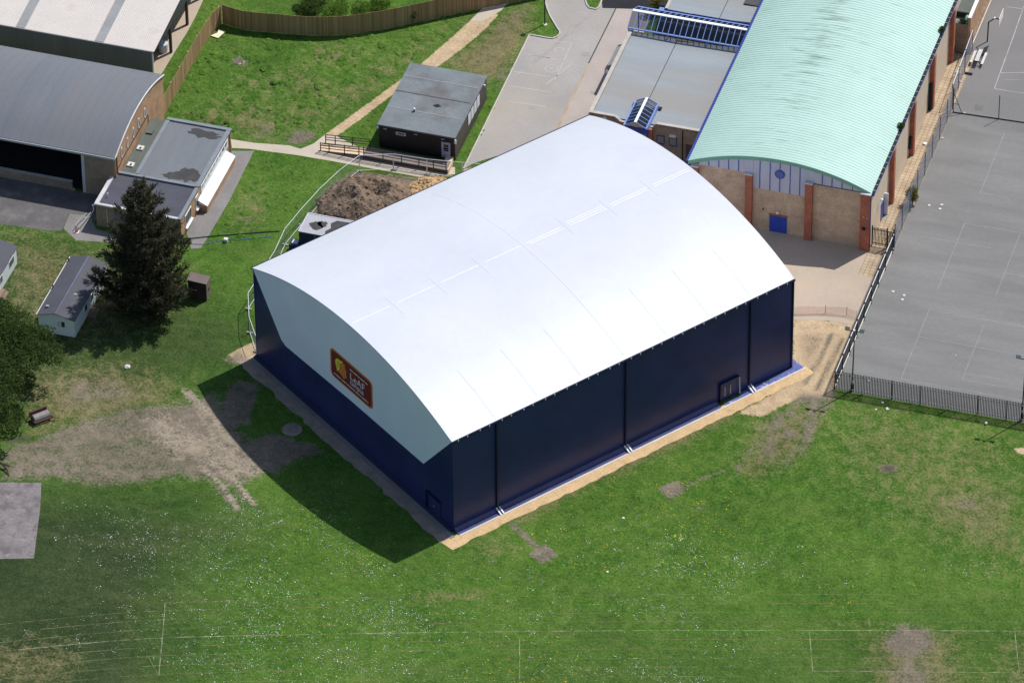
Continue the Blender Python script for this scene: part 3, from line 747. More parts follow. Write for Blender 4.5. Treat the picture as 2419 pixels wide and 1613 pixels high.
sheet("shed_yard", [(-78.95, 26.91), (-77.61, 27.67), (-77.43, 29.58), (-77.4, 33.33), (-77.33, 36.37), (-77.39, 39.39), (-77.65, 43.14), (-81.08, 44.44), (-86.07, 42.97), (-83.42, 29.31)], 0.006, mt_conc)
sheet("concrete_pad", [(-75.11, -36.26), (-66.87, -33.95), (-65.72, -37.39), (-63.82, -44.17), (-71.15, -46.59)], 0.006, mt_pad)
# white paint on the court
def stripe(name, line, wd, z, mat):
    b = MB()
    for (x0, y0), (x1, y1) in zip(line[:-1], line[1:]):
        d = Vector((x1 - x0, y1 - y0, 0)); n = Vector((-d.y, d.x, 0)).normalized() * wd / 2
        b.quad((x0 - n.x, y0 - n.y, z), (x1 - n.x, y1 - n.y, z), (x1 + n.x, y1 + n.y, z), (x0 + n.x, y0 + n.y, z))
    o = b.build(name, mat); o['kind'] = 'structure'; return o
LW = 0.06
for ln in ([(5.60, 3.39), (5.60, 14.24), (24, 14.5)], [(11.15, 13.7), (11.15, 4.9), (24, 5.2)], [(11.15, 5.9), (14.5, 6.0)], [(5.60, 28.3), (5.60, 17.5)], [(11.17, 28.0), (11.17, 18.2)],
           [(5.6, 28.3), (20, 28.5)], [(8.9, 33.4), (5.9, 33.4), (5.9, 43.5)], [(8.9, 35.5), (20, 35.6)], [(11.17, 21.8), (20, 21.9)],
           [(5.6, 3.39), (26, 3.55)], [(5.6, 10.0), (26, 10.1)], [(1.9, 25.1), (9, 25.2)]):
    stripe("court_line", ln, LW, 0.012, mt_line)
for ln in ([(3.19, 50.42), (2.97, 58.56), (2.75, 64.94)], [(3.19, 50.42), (6.21, 50.5)], [(3.1, 53.14), (5.4, 53.89)], [(0.8, 65.9), (2.53, 65.87)], [(1.1, 64.3), (2.87, 64.44)]):
    stripe("court_line", ln, 0.09, 0.012, mt_line_bright)
stripe("court_line", [(3.38, 51.96), (5.66, 52.78)], 0.07, 0.012, mt_line)
# faded bays and numbered circles on the car park
for ln in ([(-43.55, 42.73), (-40.89, 42.76), (-38.44, 42.59), (-39.94, 38.43)], [(-39.47, 45.73), (-39.34, 42.32), (-39.33, 39.35)], [(-43.61, 39.57), (-39.9, 39.77)], [(-43.53, 37.14), (-39.24, 37.3)], [(-42.76, 34.64), (-38.87, 34.91)], [(-43.98, 45.61), (-41.68, 45.68), (-39.39, 45.76)], [(-42.81, 42.79), (-40.81, 42.79)]):
    stripe("bay_line", ln, 0.09, 0.016, mt_line_faint)
def circle(c, r, n=24, wd=0.09):
    stripe("painted_circle", [(c[0] + r * math.cos(2 * math.pi * i / n), c[1] + r * math.sin(2 * math.pi * i / n)) for i in range(n + 1)], wd, 0.016, mt_line_faint)
c4 = (-40.17, 41.11)
circle(c4, 0.62)
stripe("painted_number", [(c4[0] + 0.12, c4[1] - 0.34), (c4[0] + 0.12, c4[1] + 0.36), (c4[0] - 0.24, c4[1] - 0.08), (c4[0] + 0.28, c4[1] - 0.08)], 0.09, 0.016, mt_line_faint)
circle((-40.34, 44.35), 0.45)
# patches where the tarmac was dug up
for c, rx, ry in (((-37.65, 44.39), 0.5, 0.4), ((-40.11, 34.32), 0.5, 0.3), ((-34.95, 38.42), 0.4, 0.25)):
    sheet("tarmac_patch", [(c[0] + rx * math.cos(t), c[1] + ry * math.sin(t)) for t in np.linspace(0, 6.28, 14)[:-1]], 0.016, M("patch", (0.33, 0.30, 0.27), 0.9, 0.1))
sheet("tarmac_seam", [(-43.76, 38.19), (-42.6, 41.36), (-41.29, 44.37), (-40.48, 47.62), (-38.95, 51.5), (-38.58, 52.06), (-40.13, 47.2), (-40.98, 44.09), (-42.23, 40.87), (-43.39, 38.15)], 0.014, M("patch_dark", (0.34, 0.315, 0.29), 0.9, 0.12, 0.6))
# manhole covers and drains
sheet("drain_cover", [(2.01, 47.28), (2.81, 47.37), (2.93, 46.52), (2.13, 46.43)], 0.014, M("cover", (0.16, 0.155, 0.14), 0.9, 0.2))
# kerbs: real upstands
def kerb(line, wd=0.14, h=0.11):
    b = MB()
    for (x0, y0), (x1, y1) in zip(line[:-1], line[1:]):
        b.bar((x0, y0, h / 2), (x1, y1, h / 2), wd, h)
    o = b.build("kerb", mt_kerb); o['kind'] = 'structure'
kerb([(-43.88, 38.3), (-43.96, 45.99), (-42.2, 45.95), (-41.56, 46.02), (-41.2, 46.4), (-41.07, 46.92), (-41.2, 47.4), (-41.49, 47.71), (-42.86, 49.58), (-43.61, 50.88), (-44.24, 52.23), (-45, 56)])
kerb([(-43.68, 22.76), (-43.79, 30.82), (-43.88, 38.3)])
kerb([(-40.57, 53.93), (-39.9, 52.59), (-39.49, 52.1), (-38.76, 52.08), (-38.54, 52.53), (-38.62, 53.58), (-38.75, 54.46)])
lay_island = [(-40.44, 53.96), (-39.82, 52.61), (-39.44, 52.27), (-38.91, 52.27), (-38.7, 52.64), (-38.74, 53.54), (-38.87, 54.43)]
sheet("verge", lay_island, 0.06, mt_grass)
# athletics lanes and pitch corners on the field
X5 = (0, 174, 400, 600, 1200, 1800, 2419)
LANES = [[(-49.93, -46.4), (-42.68, -43.94), (-31.75, -40.36), (-20.79, -36.89), (-9.83, -33.42), (1.17, -30.07), (12.19, -26.83), (23.92, -23.43), (34.28, -20.66)], [(-73.35, -59.91), (-63.57, -53.59), (-57.54, -50.77), (-53.48, -48.97), (-49.56, -47.44), (-42.32, -44.98), (-31.39, -41.47), (-20.43, -38.06), (-9.48, -34.62), (1.51, -31.3), (12.49, -28.01), (24.19, -24.56), (34.54, -21.79)], [(-72.91, -61.03), (-63.14, -54.72), (-57.12, -51.91), (-53.07, -50.11), (-49.16, -48.59), (-41.93, -46.14), (-31.03, -42.6), (-20.09, -39.17), (-9.15, -35.77), (1.83, -32.47), (12.81, -29.23), (24.49, -25.84), (34.83, -23.07)], [(-72.45, -62.2), (-62.7, -55.91), (-56.68, -53.1), (-52.64, -51.3), (-48.74, -49.78), (-41.52, -47.34), (-30.65, -43.78), (-19.74, -40.33), (-8.81, -36.93), (2.15, -33.64), (13.11, -30.41), (24.77, -27.02), (35.09, -24.25)], [(-72.02, -63.31), (-62.27, -57.03), (-56.27, -54.24), (-52.23, -52.44), (-48.33, -50.92), (-41.13, -48.48), (-30.27, -44.93), (-19.38, -41.48), (-8.47, -38.09), (2.46, -34.81), (13.41, -31.58), (25.06, -28.2), (35.36, -25.44)], [(-71.58, -64.42), (-61.85, -58.16), (-55.86, -55.36), (-51.83, -53.57), (-47.93, -52.06), (-40.74, -49.62), (-29.89, -46.1), (-19.01, -42.69), (-8.13, -39.27), (2.78, -35.97), (13.73, -32.81), (25.37, -29.5), (35.65, -26.74)], [(-71.14, -65.52), (-61.43, -59.28), (-55.44, -56.49), (-51.42, -54.7), (-47.53, -53.19), (-40.35, -50.76), (-29.52, -47.24), (-18.66, -43.83), (-7.78, -40.48), (3.13, -37.24), (14.03, -34.0), (25.63, -30.61), (35.9, -27.86)], [(-70.67, -66.73), (-60.97, -60.5), (-55.0, -57.72), (-50.98, -55.93), (-47.1, -54.42), (-39.93, -52.0), (-29.12, -48.49), (-18.27, -45.09), (-7.43, -41.69), (3.45, -38.39), (14.33, -35.16), (25.91, -31.78), (36.16, -29.03)], [(-70.24, -67.82), (-60.55, -61.61), (-54.59, -58.83), (-50.58, -57.05), (-46.7, -55.55), (-39.54, -53.12), (-28.75, -49.62), (-17.92, -46.23), (-7.1, -42.83), (3.76, -39.54), (14.64, -36.37), (26.22, -33.05), (36.45, -30.3)], [(-69.78, -68.97), (-60.12, -62.77), (-54.16, -60.0), (-46.29, -56.72), (-39.14, -54.3), (-17.56, -47.42), (4.09, -40.75), (26.51, -34.26), (36.72, -31.52)], [(-69.33, -70.11), (-59.68, -63.93), (-53.73, -61.16), (-45.87, -57.89), (-38.74, -55.48), (-17.19, -48.6), (4.42, -41.94), (26.8, -35.46), (36.99, -32.73)]]
for i, ln in enumerate(LANES):
    stripe("lane_line", ln, 0.075 if i != 4 else 0.085, 0.006, mt_lane if i != 4 else mt_lane_bright)
for ln in ([(6.58, -33.71), (8.25, -38.8), (16.97, -36.33), (25.96, -33.77), (24.26, -28.45)], [(-50.26, -46.62), (-49.01, -50.82), (-47.53, -56.03)], [(-18.11, -42.12), (-16.33, -47.82)], [(10.95, -29.22), (11.58, -31.62)]):
    stripe("pitch_line", ln, 0.07, 0.008, mt_lane_bright)
for ln in ([(-52.95, -49.89), (-50.04, -52.92), (-47.53, -56.03)], [(-50.26, -46.62), (-46.29, -45.2), (-41.21, -43.5)], [(10.95, -29.22), (18.21, -27.25)], [(-55.04, -56.49), (-54.45, -57.79)]):
    stripe("pitch_line", ln, 0.06, 0.008, mt_lane)

# ================================================================== BUILDINGS
# ---------------- big sports hall: local X along the long wall, Y along the front gable
HL, HW, HH, HR = 39.43, 31.85, 10.62, 3.38
hall = thing("sports_hall", "huge sports hall with white curved membrane roof and dark navy walls", "sports hall", (-28.20, -29.59, 0), R(53.491))
def harc(y): return arcz(y, 0, HW, HH, HR)
NA = 40
ys_ = [HW * i / NA for i in range(NA + 1)]
def arcroof(x0, x1, off, ya=0.0, yb=HW, n=NA, nx=2):
    b = MB()
    yy = [ya + (yb - ya) * i / n for i in range(n + 1)]
    xx = [x0 + (x1 - x0) * i / nx for i in range(nx + 1)]
    pts = [(x, y, harc(y) + off) for x in xx for y in yy]
    m = n + 1
    b.add(pts, [(i * m + j, (i + 1) * m + j, (i + 1) * m + j + 1, i * m + j + 1) for i in range(nx) for j in range(n)])
    return b
b = MB().box(0.0, HL, 0.02, 0.14, 0, HH - 0.05)
b.build("long_wall", mt_navy, hall)
MB().box(0.0, HL, HW - 0.14, HW - 0.02, 0, HH - 0.05).build("rear_wall", mt_navy, hall)
def gable(x, vec, name):
    pts = [(x, 0.15, 0), (x, HW - 0.15, 0), (x, HW - 0.15, HH - 0.06)] + [(x, y, harc(y) - 0.06) for y in reversed(ys_[1:-1])] + [(x, 0.15, HH - 0.06)]
    return MB().extr(pts, (vec, 0, 0)).build(name, mt_navy, hall)
gable(0.02, 0.12, "gable_wall")
gable(HL - 0.02, -0.12, "gable_wall")
# white upper part of the front gable
pp = [(0.0, 0.10, HH - 0.10), (0.0, 4.62, 4.93), (0.0, 16.0, 4.86), (0.0, 26.75, 4.52), (0.0, 27.45, 4.85), (0.0, HW - 0.10, HH - 0.10)] + [(0.0, y, harc(y) - 0.05) for y in reversed(ys_[1:-1])]
MB().extr(pp, (-0.03, 0, 0)).build("gable_membrane", mt_gable_membrane, hall)
pb = [(HL, y, z) for x, y, z in pp]
MB().extr(pb, (0.03, 0, 0)).build("gable_membrane", mt_gable_membrane, hall)
# roof skin: shallow sag between the trusses, so built as bays
b = MB()
NX = 64
yy = [HW * i / 48 for i in range(49)]
xx = [-0.10 + (HL + 0.20) * i / NX for i in range(NX + 1)]
def sag(x, y):
    f = math.sin(math.pi * ((x / HL * 8) % 1.0)) if 0 < x < HL else 0
    return -0.0 * f * math.sin(math.pi * y / HW)
pts = [(x, y, harc(y) + 0.02 + sag(x, y)) for x in xx for y in yy]
b.add(pts, [(i * 49 + j, (i + 1) * 49 + j, (i + 1) * 49 + j + 1, i * 49 + j + 1) for i in range(NX) for j in range(48)])
b.build("roof_membrane", mt_white_membrane, hall, smooth=True)
# verge trim over the gables
for x, nm in ((-0.06, "roof_edge"), (HL + 0.06, "roof_edge")):
    MB().tube([(x, y, harc(y) - 0.03) for y in ys_], 0.06, 6).build(nm, mt_white_membrane, hall, smooth=True)
# ridge weld with doubled strips, and cross seams over the trusses
b = MB()
for x0, x1 in [(0.2 + 4.93 * k, 0.2 + 4.93 * k + 4.6) for k in range(8)]:
    for o_ in (-0.32, 0.0, 0.30):
        if o_ and random.random() < 0.55: continue
        xa_, xb_ = x0 + random.uniform(0, .5), min(x1, HL) - random.uniform(0, .5)
        za_ = harc(HW / 2 + o_) + 0.028
        b.quad((xa_, HW / 2 + o_ - 0.055, za_), (xb_, HW / 2 + o_ - 0.055, za_), (xb_, HW / 2 + o_ + 0.055, za_), (xa_, HW / 2 + o_ + 0.055, za_))
b.build("ridge_weld", mt_white_seam, hall)
for k in range(1, 8):
    x = HL * k / 8
    full = k == 4
    ya, yb = (0.4, HW - 0.4) if full else (HW / 2 - 1.6, HW / 2 + 1.3)
    n = 40 if full else 6
    b = MB()
    yq = [ya + (yb - ya) * i / n for i in range(n + 1)]
    def seam(yq):
        bb = MB(); k = len(yq)
        pts = [(x + d, y, harc(y) + z) for y in yq for d, z in ((-.09, 0.018), (-.04, 0.034), (.04, 0.034), (.09, 0.018))]
        bb.add(pts, [(i * 4 + j, i * 4 + j + 1, i * 4 + j + 5, i * 4 + j + 4) for i in range(k - 1) for j in range(3)])
        bb.build("cross_seam", mt_white_membrane, hall)
    seam(yq)
    if not full:
        seam([0.5 + 5.5 * i / 8 for i in range(9)])
# brighter membrane panels along the eaves
b = MB()
for k in range(8):
    x0, x1 = HL * k / 8 + 0.12, HL * (k + 1) / 8 - 0.12
    bb = arcroof(x0, x1, 0.034, 0.25, 3.7, 6, 2)
    b.add(bb.v, bb.f)
b.build("eaves_panels", mt_white_bright, hall, smooth=True)
# eaves tube and its clips
rail = MB().bar((-0.1, -0.06, HH - 0.10), (HL + 0.1, -0.06, HH - 0.10), 0.16, 0.20).build("eaves_rail", mt_navy_dark, hall)
MB().bar((-0.1, HW + 0.06, HH - 0.10), (HL + 0.1, HW + 0.06, HH - 0.10), 0.16, 0.20).build("eaves_rail", mt_navy_dark, hall)
first = None
for k in range(16):
    for dx in (0.55, 1.60):
        x = 2.464 * k + dx
        if first is None:
            first = MB().box(-0.045, 0.045, -0.16, -0.13, HH - 0.17, HH + 0.02).build("clip", mt_white, rail)
            first.location = (x, 0, 0)
        else:
            c = first.copy(); COL.objects.link(c); c.parent = rail; c.location = (x, 0, 0)
# navy posts with paired pale struts at the foot
for x in (4.88, 19.69, 34.31):
    p = MB().bar((x, -0.10, 0.55), (x, -0.10, HH - 0.2), 0.16, 0.16).build("wall_post", mt_navy_dark, hall)
    for d in (-0.16, 0.16):
        MB().bar((x + d, -0.12, 0.42), (x + d, -0.85, 0.10), 0.13, 0.12).build("foot_strut", mt_white, p)
MB().bar((HL - 0.05, -0.04, 0.1), (HL - 0.05, -0.04, HH - .2), 0.14, 0.14).build("wall_post", mt_navy_dark, hall)
# doors
d = MB().box(30.85, 32.93, -0.10, 0.0, 0.12, 2.12).build("door", mt_navy, hall)
MB().box(30.74, 30.86, -0.24, 0.0, 0.05, 2.22).box(30.74, 33.0, -0.24, 0.0, 2.20, 2.27).build("door_frame", mt_navy_dark, d)
MB().bar((32.95, -0.35, 0.25), (32.95, -0.30, 2.2), 0.06).build("door_stay", mt_offwhite, d)
for x in (31.35, 32.0):
    MB().box(x - 0.05, x + 0.05, -0.14, -0.10, 0.55, 1.65).build("door_vision_panel", mt_timberpale, d)
d = MB().box(-0.06, 0.02, 2.05, 4.05, 0.05, 2.0).build("door", mt_navy, hall)
MB().box(-0.22, 0.02, 4.05, 4.18, 0.0, 2.12).box(-0.22, 0.02, 1.92, 4.18, 2.02, 2.12).build("door_frame", mt_navy_dark, d)
MB().ball((-0.10, 3.0, 1.0), 0.06).build("door_handle", mt_galv, d)
# skirt of the wall where it is clamped to the ground
MB().extr([(0, -0.02, 0.0), (0, -0.75, 0.03), (0, -0.75, 0.05), (0, -0.40, 0.10), (0, -0.02, 0.34)], (HL - 9.0, 0, 0)).build("wall_skirt", mt_navy_ground, hall)
MB().bar((0, -0.42, 0.13), (HL - 9.0, -0.42, 0.13), 0.05).build("clamp_rail", mt_navy_ground, hall)
MB().extr([(-0.01, 0, 0.0), (-0.42, 0, 0.02), (-0.42, 0, 0.04), (-0.01, 0, 0.2)], (0, HW, 0)).build("wall_skirt", mt_navy_dark, hall)

# sign on the gable
def gp_(n, z, x): return (x, n, z)
def rrect(n0, n1, z0, z1, r_, x):
    pts = []
    for cx_, cz_, a0 in ((n1 - r_, z1 - r_, 0), (n0 + r_, z1 - r_, 90), (n0 + r_, z0 + r_, 180), (n1 - r_, z0 + r_, 270)):
        for k in range(6):
            a = R(a0 + 18 * k)
            pts.append((x, cx_ + r_ * math.cos(a), cz_ + r_ * math.sin(a)))
    return pts
sign = MB().extr(rrect(12.53, 19.25, 6.02, 9.36, 0.55, -0.035), (-0.03, 0, 0)).build("sign", mt_signorange, hall)
MB().extr(rrect(12.72, 19.06, 6.21, 9.17, 0.42, -0.067), (-0.012, 0, 0)).build("board", mt_maroon, sign)
# leaf-haired head in profile: yellow lobes on the left, orange face with a serrated edge on the right
def blobpoly(pts, mat, nm):
    MB().extr([(-0.081, n, z) for n, z in pts], (-0.01, 0, 0)).build(nm, mat, sign)
blobpoly([(18.42, 8.05), (18.38, 8.35), (18.2, 8.58), (17.9, 8.72), (17.5, 8.70), (17.15, 8.86), (17.3, 8.55), (17.55, 8.35), (17.62, 8.0), (17.7, 7.6), (17.95, 7.3), (18.05, 7.15), (18.2, 7.25), (18.3, 7.6)], mt_signyellow, "emblem_hair")
for k in range(3):
    n = 18.2 - 0.2 * k
    blobpoly([(n, 7.35 + .1 * k), (n + 0.03, 7.4), (n - 0.12, 8.3 + .1 * k), (n - 0.2, 8.55), (n - .18, 8.3)], mt_signorange, "emblem_vein")
blobpoly([(17.5, 8.25), (17.1, 8.7), (16.85, 8.6), (16.9, 8.3), (16.75, 8.1), (16.6, 7.95), (16.78, 7.8), (16.65, 7.65), (16.75, 7.5), (16.6, 7.35), (16.72, 7.15), (16.95, 7.1), (16.95, 6.85), (17.2, 6.95), (17.7, 7.15), (17.95, 7.1), (17.75, 7.5), (17.55, 7.7)], mt_signface, "emblem_face")
def letters(txt, n0, z0, size, nm, wide=1.0):
    cu = bpy.data.curves.new(nm, 'FONT')
    cu.body = txt; cu.size = size; cu.extrude = 0.006
    tmp = bpy.data.objects.new(nm, cu)
    COL.objects.link(tmp)
    dg = bpy.context.evaluated_depsgraph_get()
    me_ = bpy.data.meshes.new_from_object(tmp.evaluated_get(dg))
    bpy.data.objects.remove(tmp)
    me_.materials.clear(); me_.materials.append(mt_signtext)
    o = bpy.data.objects.new(nm, me_); COL.objects.link(o)
    o.parent = sign; ORG[o] = None
    # reads from outside the gable: letters run towards -Y, face -X
    o.matrix_local = Matrix(((0, 0, -1, -0.088), (-wide, 0, 0, n0), (0, 1, 0, z0), (0, 0, 0, 1)))
    return o
letters("LeAF", 16.10, 7.52, 1.12, "lettering", 1.02)
letters("campus", 16.10, 6.93, 0.85, "lettering", 0.86)
def dashes(n0, n1, z, h, words):
    b = MB(); n = n0
    for wl in words:
        b.box(-0.094, -0.081, max(n - wl, n1), n, z, z + h); n -= wl + 0.10
        if n < n1: break
    b.build("small_lettering", mt_signtext, sign)
dashes(16.05, 13.25, 8.62, 0.11, [0.5, 0.62, 0.25, 0.7, 0.45])
dashes(18.7, 13.2, 6.50, 0.11, [0.2, 0.85, 0.75, 0.3, 0.9, 0.62, 0.2, 0.7, 0.8])

# pale edging, gravel margin and polythene round the hall (setting)
def hpt(x, y):
    c_, s_ = math.cos(R(53.491)), math.sin(R(53.491))
    return (-28.20 + x * c_ - y * s_, -29.59 + x * s_ + y * c_)
def hsheet(nm, pts, z, mat):
    return sheet(nm, [hpt(*p) for p in pts], z, mat)
def sandmat():
    return M("orange_gravel", (0.60, 0.415, 0.225), 0.95, 0.13, 0.9, 5, 0.2, col2=(0.45, 0.27, 0.15), c2scale=1.0, c2cut=(0.55, 0.72))
mt_sand = sandmat()
mt_soil_strip = M("soil_strip", (0.30, 0.235, 0.19), 0.95, 0.25, 0.8, 5, 0.25)
# uneven outer rim of the gravel strip
rim = [(x, -2.02 + random.uniform(-.13, .13)) for x in np.linspace(HL + 1.2, -1.7, 60)]
hsheet("gravel_strip", [(-1.9, -0.6), (HL + 1.2, -0.6)] + rim, 0.008, mt_sand)
rim2 = [(-1.95 + random.uniform(-.2, .2), y) for y in np.linspace(-0.6, HW + 0.5, 50)]
hsheet("soil_strip", [(-0.9, HW + 0.5), (-0.9, -0.6), (-1.9, -0.6)] + rim2, 0.012, mt_soil_strip)
o = MB()
for p0, p1 in (((0.0, -0.86), (HL + 1.0, -0.86)),):
    a = hpt(*p0); c = hpt(*p1); o.bar((a[0], a[1], 0.02), (c[0], c[1], 0.02), 0.20, 0.05)
a = hpt(-0.66, -0.75); c = hpt(-0.66, HW)
o2 = MB().bar((a[0], a[1], 0.02), (c[0], c[1], 0.02), 0.48, 0.05).build("concrete_edging", mt_path_grey); o2['kind'] = 'structure'
o = o.build("concrete_edging", mt_conc_pale); o['kind'] = 'structure'
p = [hpt(31, -0.78), hpt(HL + 0.9, -0.78), hpt(HL + 0.9, 0.9), hpt(HL + 0.05, 0.9), hpt(HL + 0.05, -0.12), hpt(33.2, -0.12), hpt(33.2, -0.4), hpt(31, -.4)]
bs = MB(); bs.extr([(x, y, 0.03) for x, y in p], (0, 0, 0.012))
settag(bs.build("plastic_sheet", mt_blue_sheet), "strip of crumpled blue polythene along the foot of the navy long wall", "plastic sheet")

# ---------------- barrel roofed hall with the green roof
GX0, GX1, GY0, GY1 = -20.5, -2.2, 21.75, 72.0
GZ, GRISE = 6.85, 2.06
gh = thing("green_roofed_hall", "brick school hall with pale green ribbed barrel roof beside the hard court", "hall", (-11.3, 21.8, 0))
def garc(x): return arcz(x, GX0, GX1, GZ, GRISE)
NG = 72
gxs = [GX0 + (GX1 - GX0) * i / NG for i in range(NG + 1)]
b = MB()
rib = 0.40
prof = []
y = GY0 - 0.12
while y < GY1:
    prof += [(y, 0.0), (y + 0.27, 0.012), (y + 0.305, -0.035), (y + 0.365, -0.035)]
    y += rib
m_ = NG + 1
pts = [(x, yy_, garc(x) + h) for yy_, h in prof for x in gxs]
b.add(pts, [(i * m_ + j, i * m_ + j + 1, (i + 1) * m_ + j + 1, (i + 1) * m_ + j) for i in range(len(prof) - 1) for j in range(NG)])
b.build("roof", mt_green_roof, gh, smooth=False)
# fascia following the arch
b = MB()
for i in range(NG):
    x0, x1 = gxs[i], gxs[i + 1]
    b.extr([(x0, GY0 - 0.14, garc(x0) + 0.03), (x1, GY0 - 0.14, garc(x1) + 0.03), (x1, GY0 - 0.14, garc(x1) - 0.40), (x0, GY0 - 0.14, garc(x0) - 0.40)], (0, 0.10, 0))
b.build("fascia", mt_green_fascia, gh)
WX0, WX1 = -20.2, -2.3
fw_ = MB().box(WX0, WX1, GY0 + 0.02, GY0 + 0.25, 0, 6.62).build("front_wall", mt_brick, gh)
MB().box(WX0, WX0 + 0.25, GY0 + 0.25, GY1, 0, 6.72).build("side_wall", mt_brick, gh)
MB().box(WX1 - 0.25, WX1, GY0 + 0.25, GY1, 0, 5.95).build("side_wall", mt_render, gh)
MB().box(WX1 - 0.25, WX1 + 0.05, GY0 + 0.25, GY1, 5.95, 6.55).build("wall_head", mt_white, gh)
# cladding: high in the outer bays, deeper in the middle bay
b = MB()
def cladbay(x0, x1, z0):
    n = 10
    top = [(x0 + (x1 - x0) * i / n) for i in range(n + 1)]
    b.extr([(x0, GY0 + 0.0, z0), (x1, GY0 + 0.0, z0)] + [(x, GY0 + 0.0, garc(x) - 0.30) for x in reversed(top)], (0, 0.02, 0))
cladbay(-19.42, -14.02, 6.62)
cladbay(-14.0, -8.72, 4.98)
cladbay(-8.0, -3.2, 6.76)
cladbay(-8.72, -8.0, 6.95)
clad = b.build("gable_cladding", mt_clad, gh)
for x in [-18.44, -17.44, -16.46, -15.46]:
    MB().box(x - 0.04, x + 0.04, GY0 - 0.04, GY0 - 0.003, 6.63, garc(x) - 0.34).build("batten", mt_blue, clad)
for x in [-13.33, -12.31, -11.33, -10.31, -9.34]:
    MB().box(x - 0.04, x + 0.04, GY0 - 0.04, GY0 - 0.003, 4.99, garc(x) - 0.34).build("batten", mt_blue, clad)
for x in [-7.12, -6.15, -5.15, -4.13]:
    MB().box(x - 0.04, x + 0.04, GY0 - 0.04, GY0 - 0.003, 6.77, garc(x) - 0.34).build("batten", mt_blue, clad)
rw = MB().disc((-11.33, GY0 - 0.045, 7.13), 0.50, 24, axis='y', h=0.05).build("round_window", mt_blue, gh)
MB().disc((-11.33, GY0 - 0.097, 7.13), 0.40, 24, axis='y', h=0.012).build("pane", M("blue_glass", (0.05, 0.11, 0.36), 0.2, 0.1, spec=0.6), rw)
for x0, x1, zt in ((-20.15, -19.42, 6.55), (-14.68, -14.0, 6.75), (-8.72, -8.0, 6.92), (-3.2, -2.2, 6.85)):
    p = MB().box(x0, x1, GY0 - 0.40, GY0 + 0.02, 0, zt - 0.12).build("brick_pier", mt_brick_red, gh)
    MB().box(x0 - 0.03, x1 + 0.03, GY0 - 0.43, GY0 + 0.0, zt - 0.12, zt).build("pier_cap", mt_offwhite, p)
d = MB().box(-12.28, -10.53, GY0 - 0.03, GY0 + 0.02, 0.05, 1.98).build("double_door", mt_blue, gh)
MB().box(-11.42, -11.39, GY0 - 0.04, GY0 - 0.028, 0.08, 1.95).build("door_gap", mt_blue_deep, d)
MB().box(-12.35, -10.46, GY0 - 0.02, GY0 + 0.018, 1.98, 2.20).build("lintel", mt_brick_red, gh)
lp = MB().ball((-11.43, GY0 - 0.22, 2.55), 0.15).build("wall_lamp", mt_white, gh)
MB().bar((-11.43, GY0, 2.42), (-11.43, GY0 - 0.2, 2.42), 0.05).build("lamp_bracket", mt_black, lp)
MB().box(-2.95, -2.60, GY0 - 0.55, GY0 - 0.40, 2.55, 2.85).build("alarm_box", mt_black, gh)
MB().box(-12.98, -12.86, GY0 - 0.08, GY0 + 0.02, 2.5, 2.65).build("vent", mt_black, gh)
MB().box(-2.9, -2.8, GY0 - 0.46, GY0 - 0.40, 4.05, 4.13).box(-2.55, -2.45, GY0 - 0.46, GY0 - 0.40, 3.98, 4.06).build("camera_bracket", mt_offwhite, gh)
MB().tube([(-2.22, GY0 - 0.30, 0.05), (-2.22, GY0 - 0.30, 6.5), (-2.10, GY0 - 0.1, 6.8)], 0.09, 8).build("downpipe", mt_blue_deep, gh)
MB().box(GX1 - 0.02, GX1 + 0.26, GY0 - 0.1, GY1, GZ - 0.26, GZ - 0.08).build("gutter", mt_black, gh)
g2 = MB()
yk = GY0 + 0.5
while yk < GY1:
    g2.box(GX1 - 0.05, GX1 + 0.28, yk, yk + 0.05, GZ - 0.09, GZ - 0.05); yk += 0.92
g2.build("gutter_strap", mt_galv, gh)
MB().box(GX1 + 0.02, GX1 + 0.28, GY0 - 0.1, GY1, GZ - 0.32, GZ - 0.26).build("gutter_fascia", mt_blue_frame, gh)
MB().box(GX0 - 0.24, GX0 + 0.02, GY0 - 0.1, GY1, GZ - 0.16, GZ + 0.0).build("gutter", mt_blue_deep, gh)
MB().tube([(GX0 - 0.05, GY0 + 0.1, 0.05), (GX0 - 0.05, GY0 + 0.1, 6.7)], 0.07, 8).build("downpipe", mt_blue_deep, gh)
for yk in (29.3, 37.35, 45.35, 53.4, 61.4, 69.4):
    MB().box(-2.31, -1.84, yk, yk + 0.62, 0, 6.5).build("brick_pier", mt_brick_red, gh)
d = MB().box(-2.31, -2.26, 26.2, 27.35, 0.05, 2.1).build("door", mt_blue, gh)
MB().box(-2.31, -1.9, 27.45, 27.55, 0.0, 2.6).build("door_jamb", mt_white, d)
MB().ball((-2.0, 25.2, 3.5), 0.16).build("wall_lamp", mt_white, gh)
MB().box(-2.3, -2.05, 37.0, 37.3, 1.0, 2.4).build("meter_box", mt_black, gh)
MB().box(-2.3, -1.9, 45.0, 45.25, 0.1, 3.2).build("wall_ladder", mt_black, gh)

# ---------------- flat roofed classrooms in front of the green hall's left side
def flatblock(name, label, x0, x1, y0, y1, zr, wall):
    t = thing(name, label, "classroom block", ((x0 + x1) / 2, y0, 0))
    return t
fb = flatblock("classroom_block", "low flat grey roofed classroom block against the green hall with blue glazed porch", -32.8, -20.5, 29.7, 44.4, 4.0, mt_brick_brown)
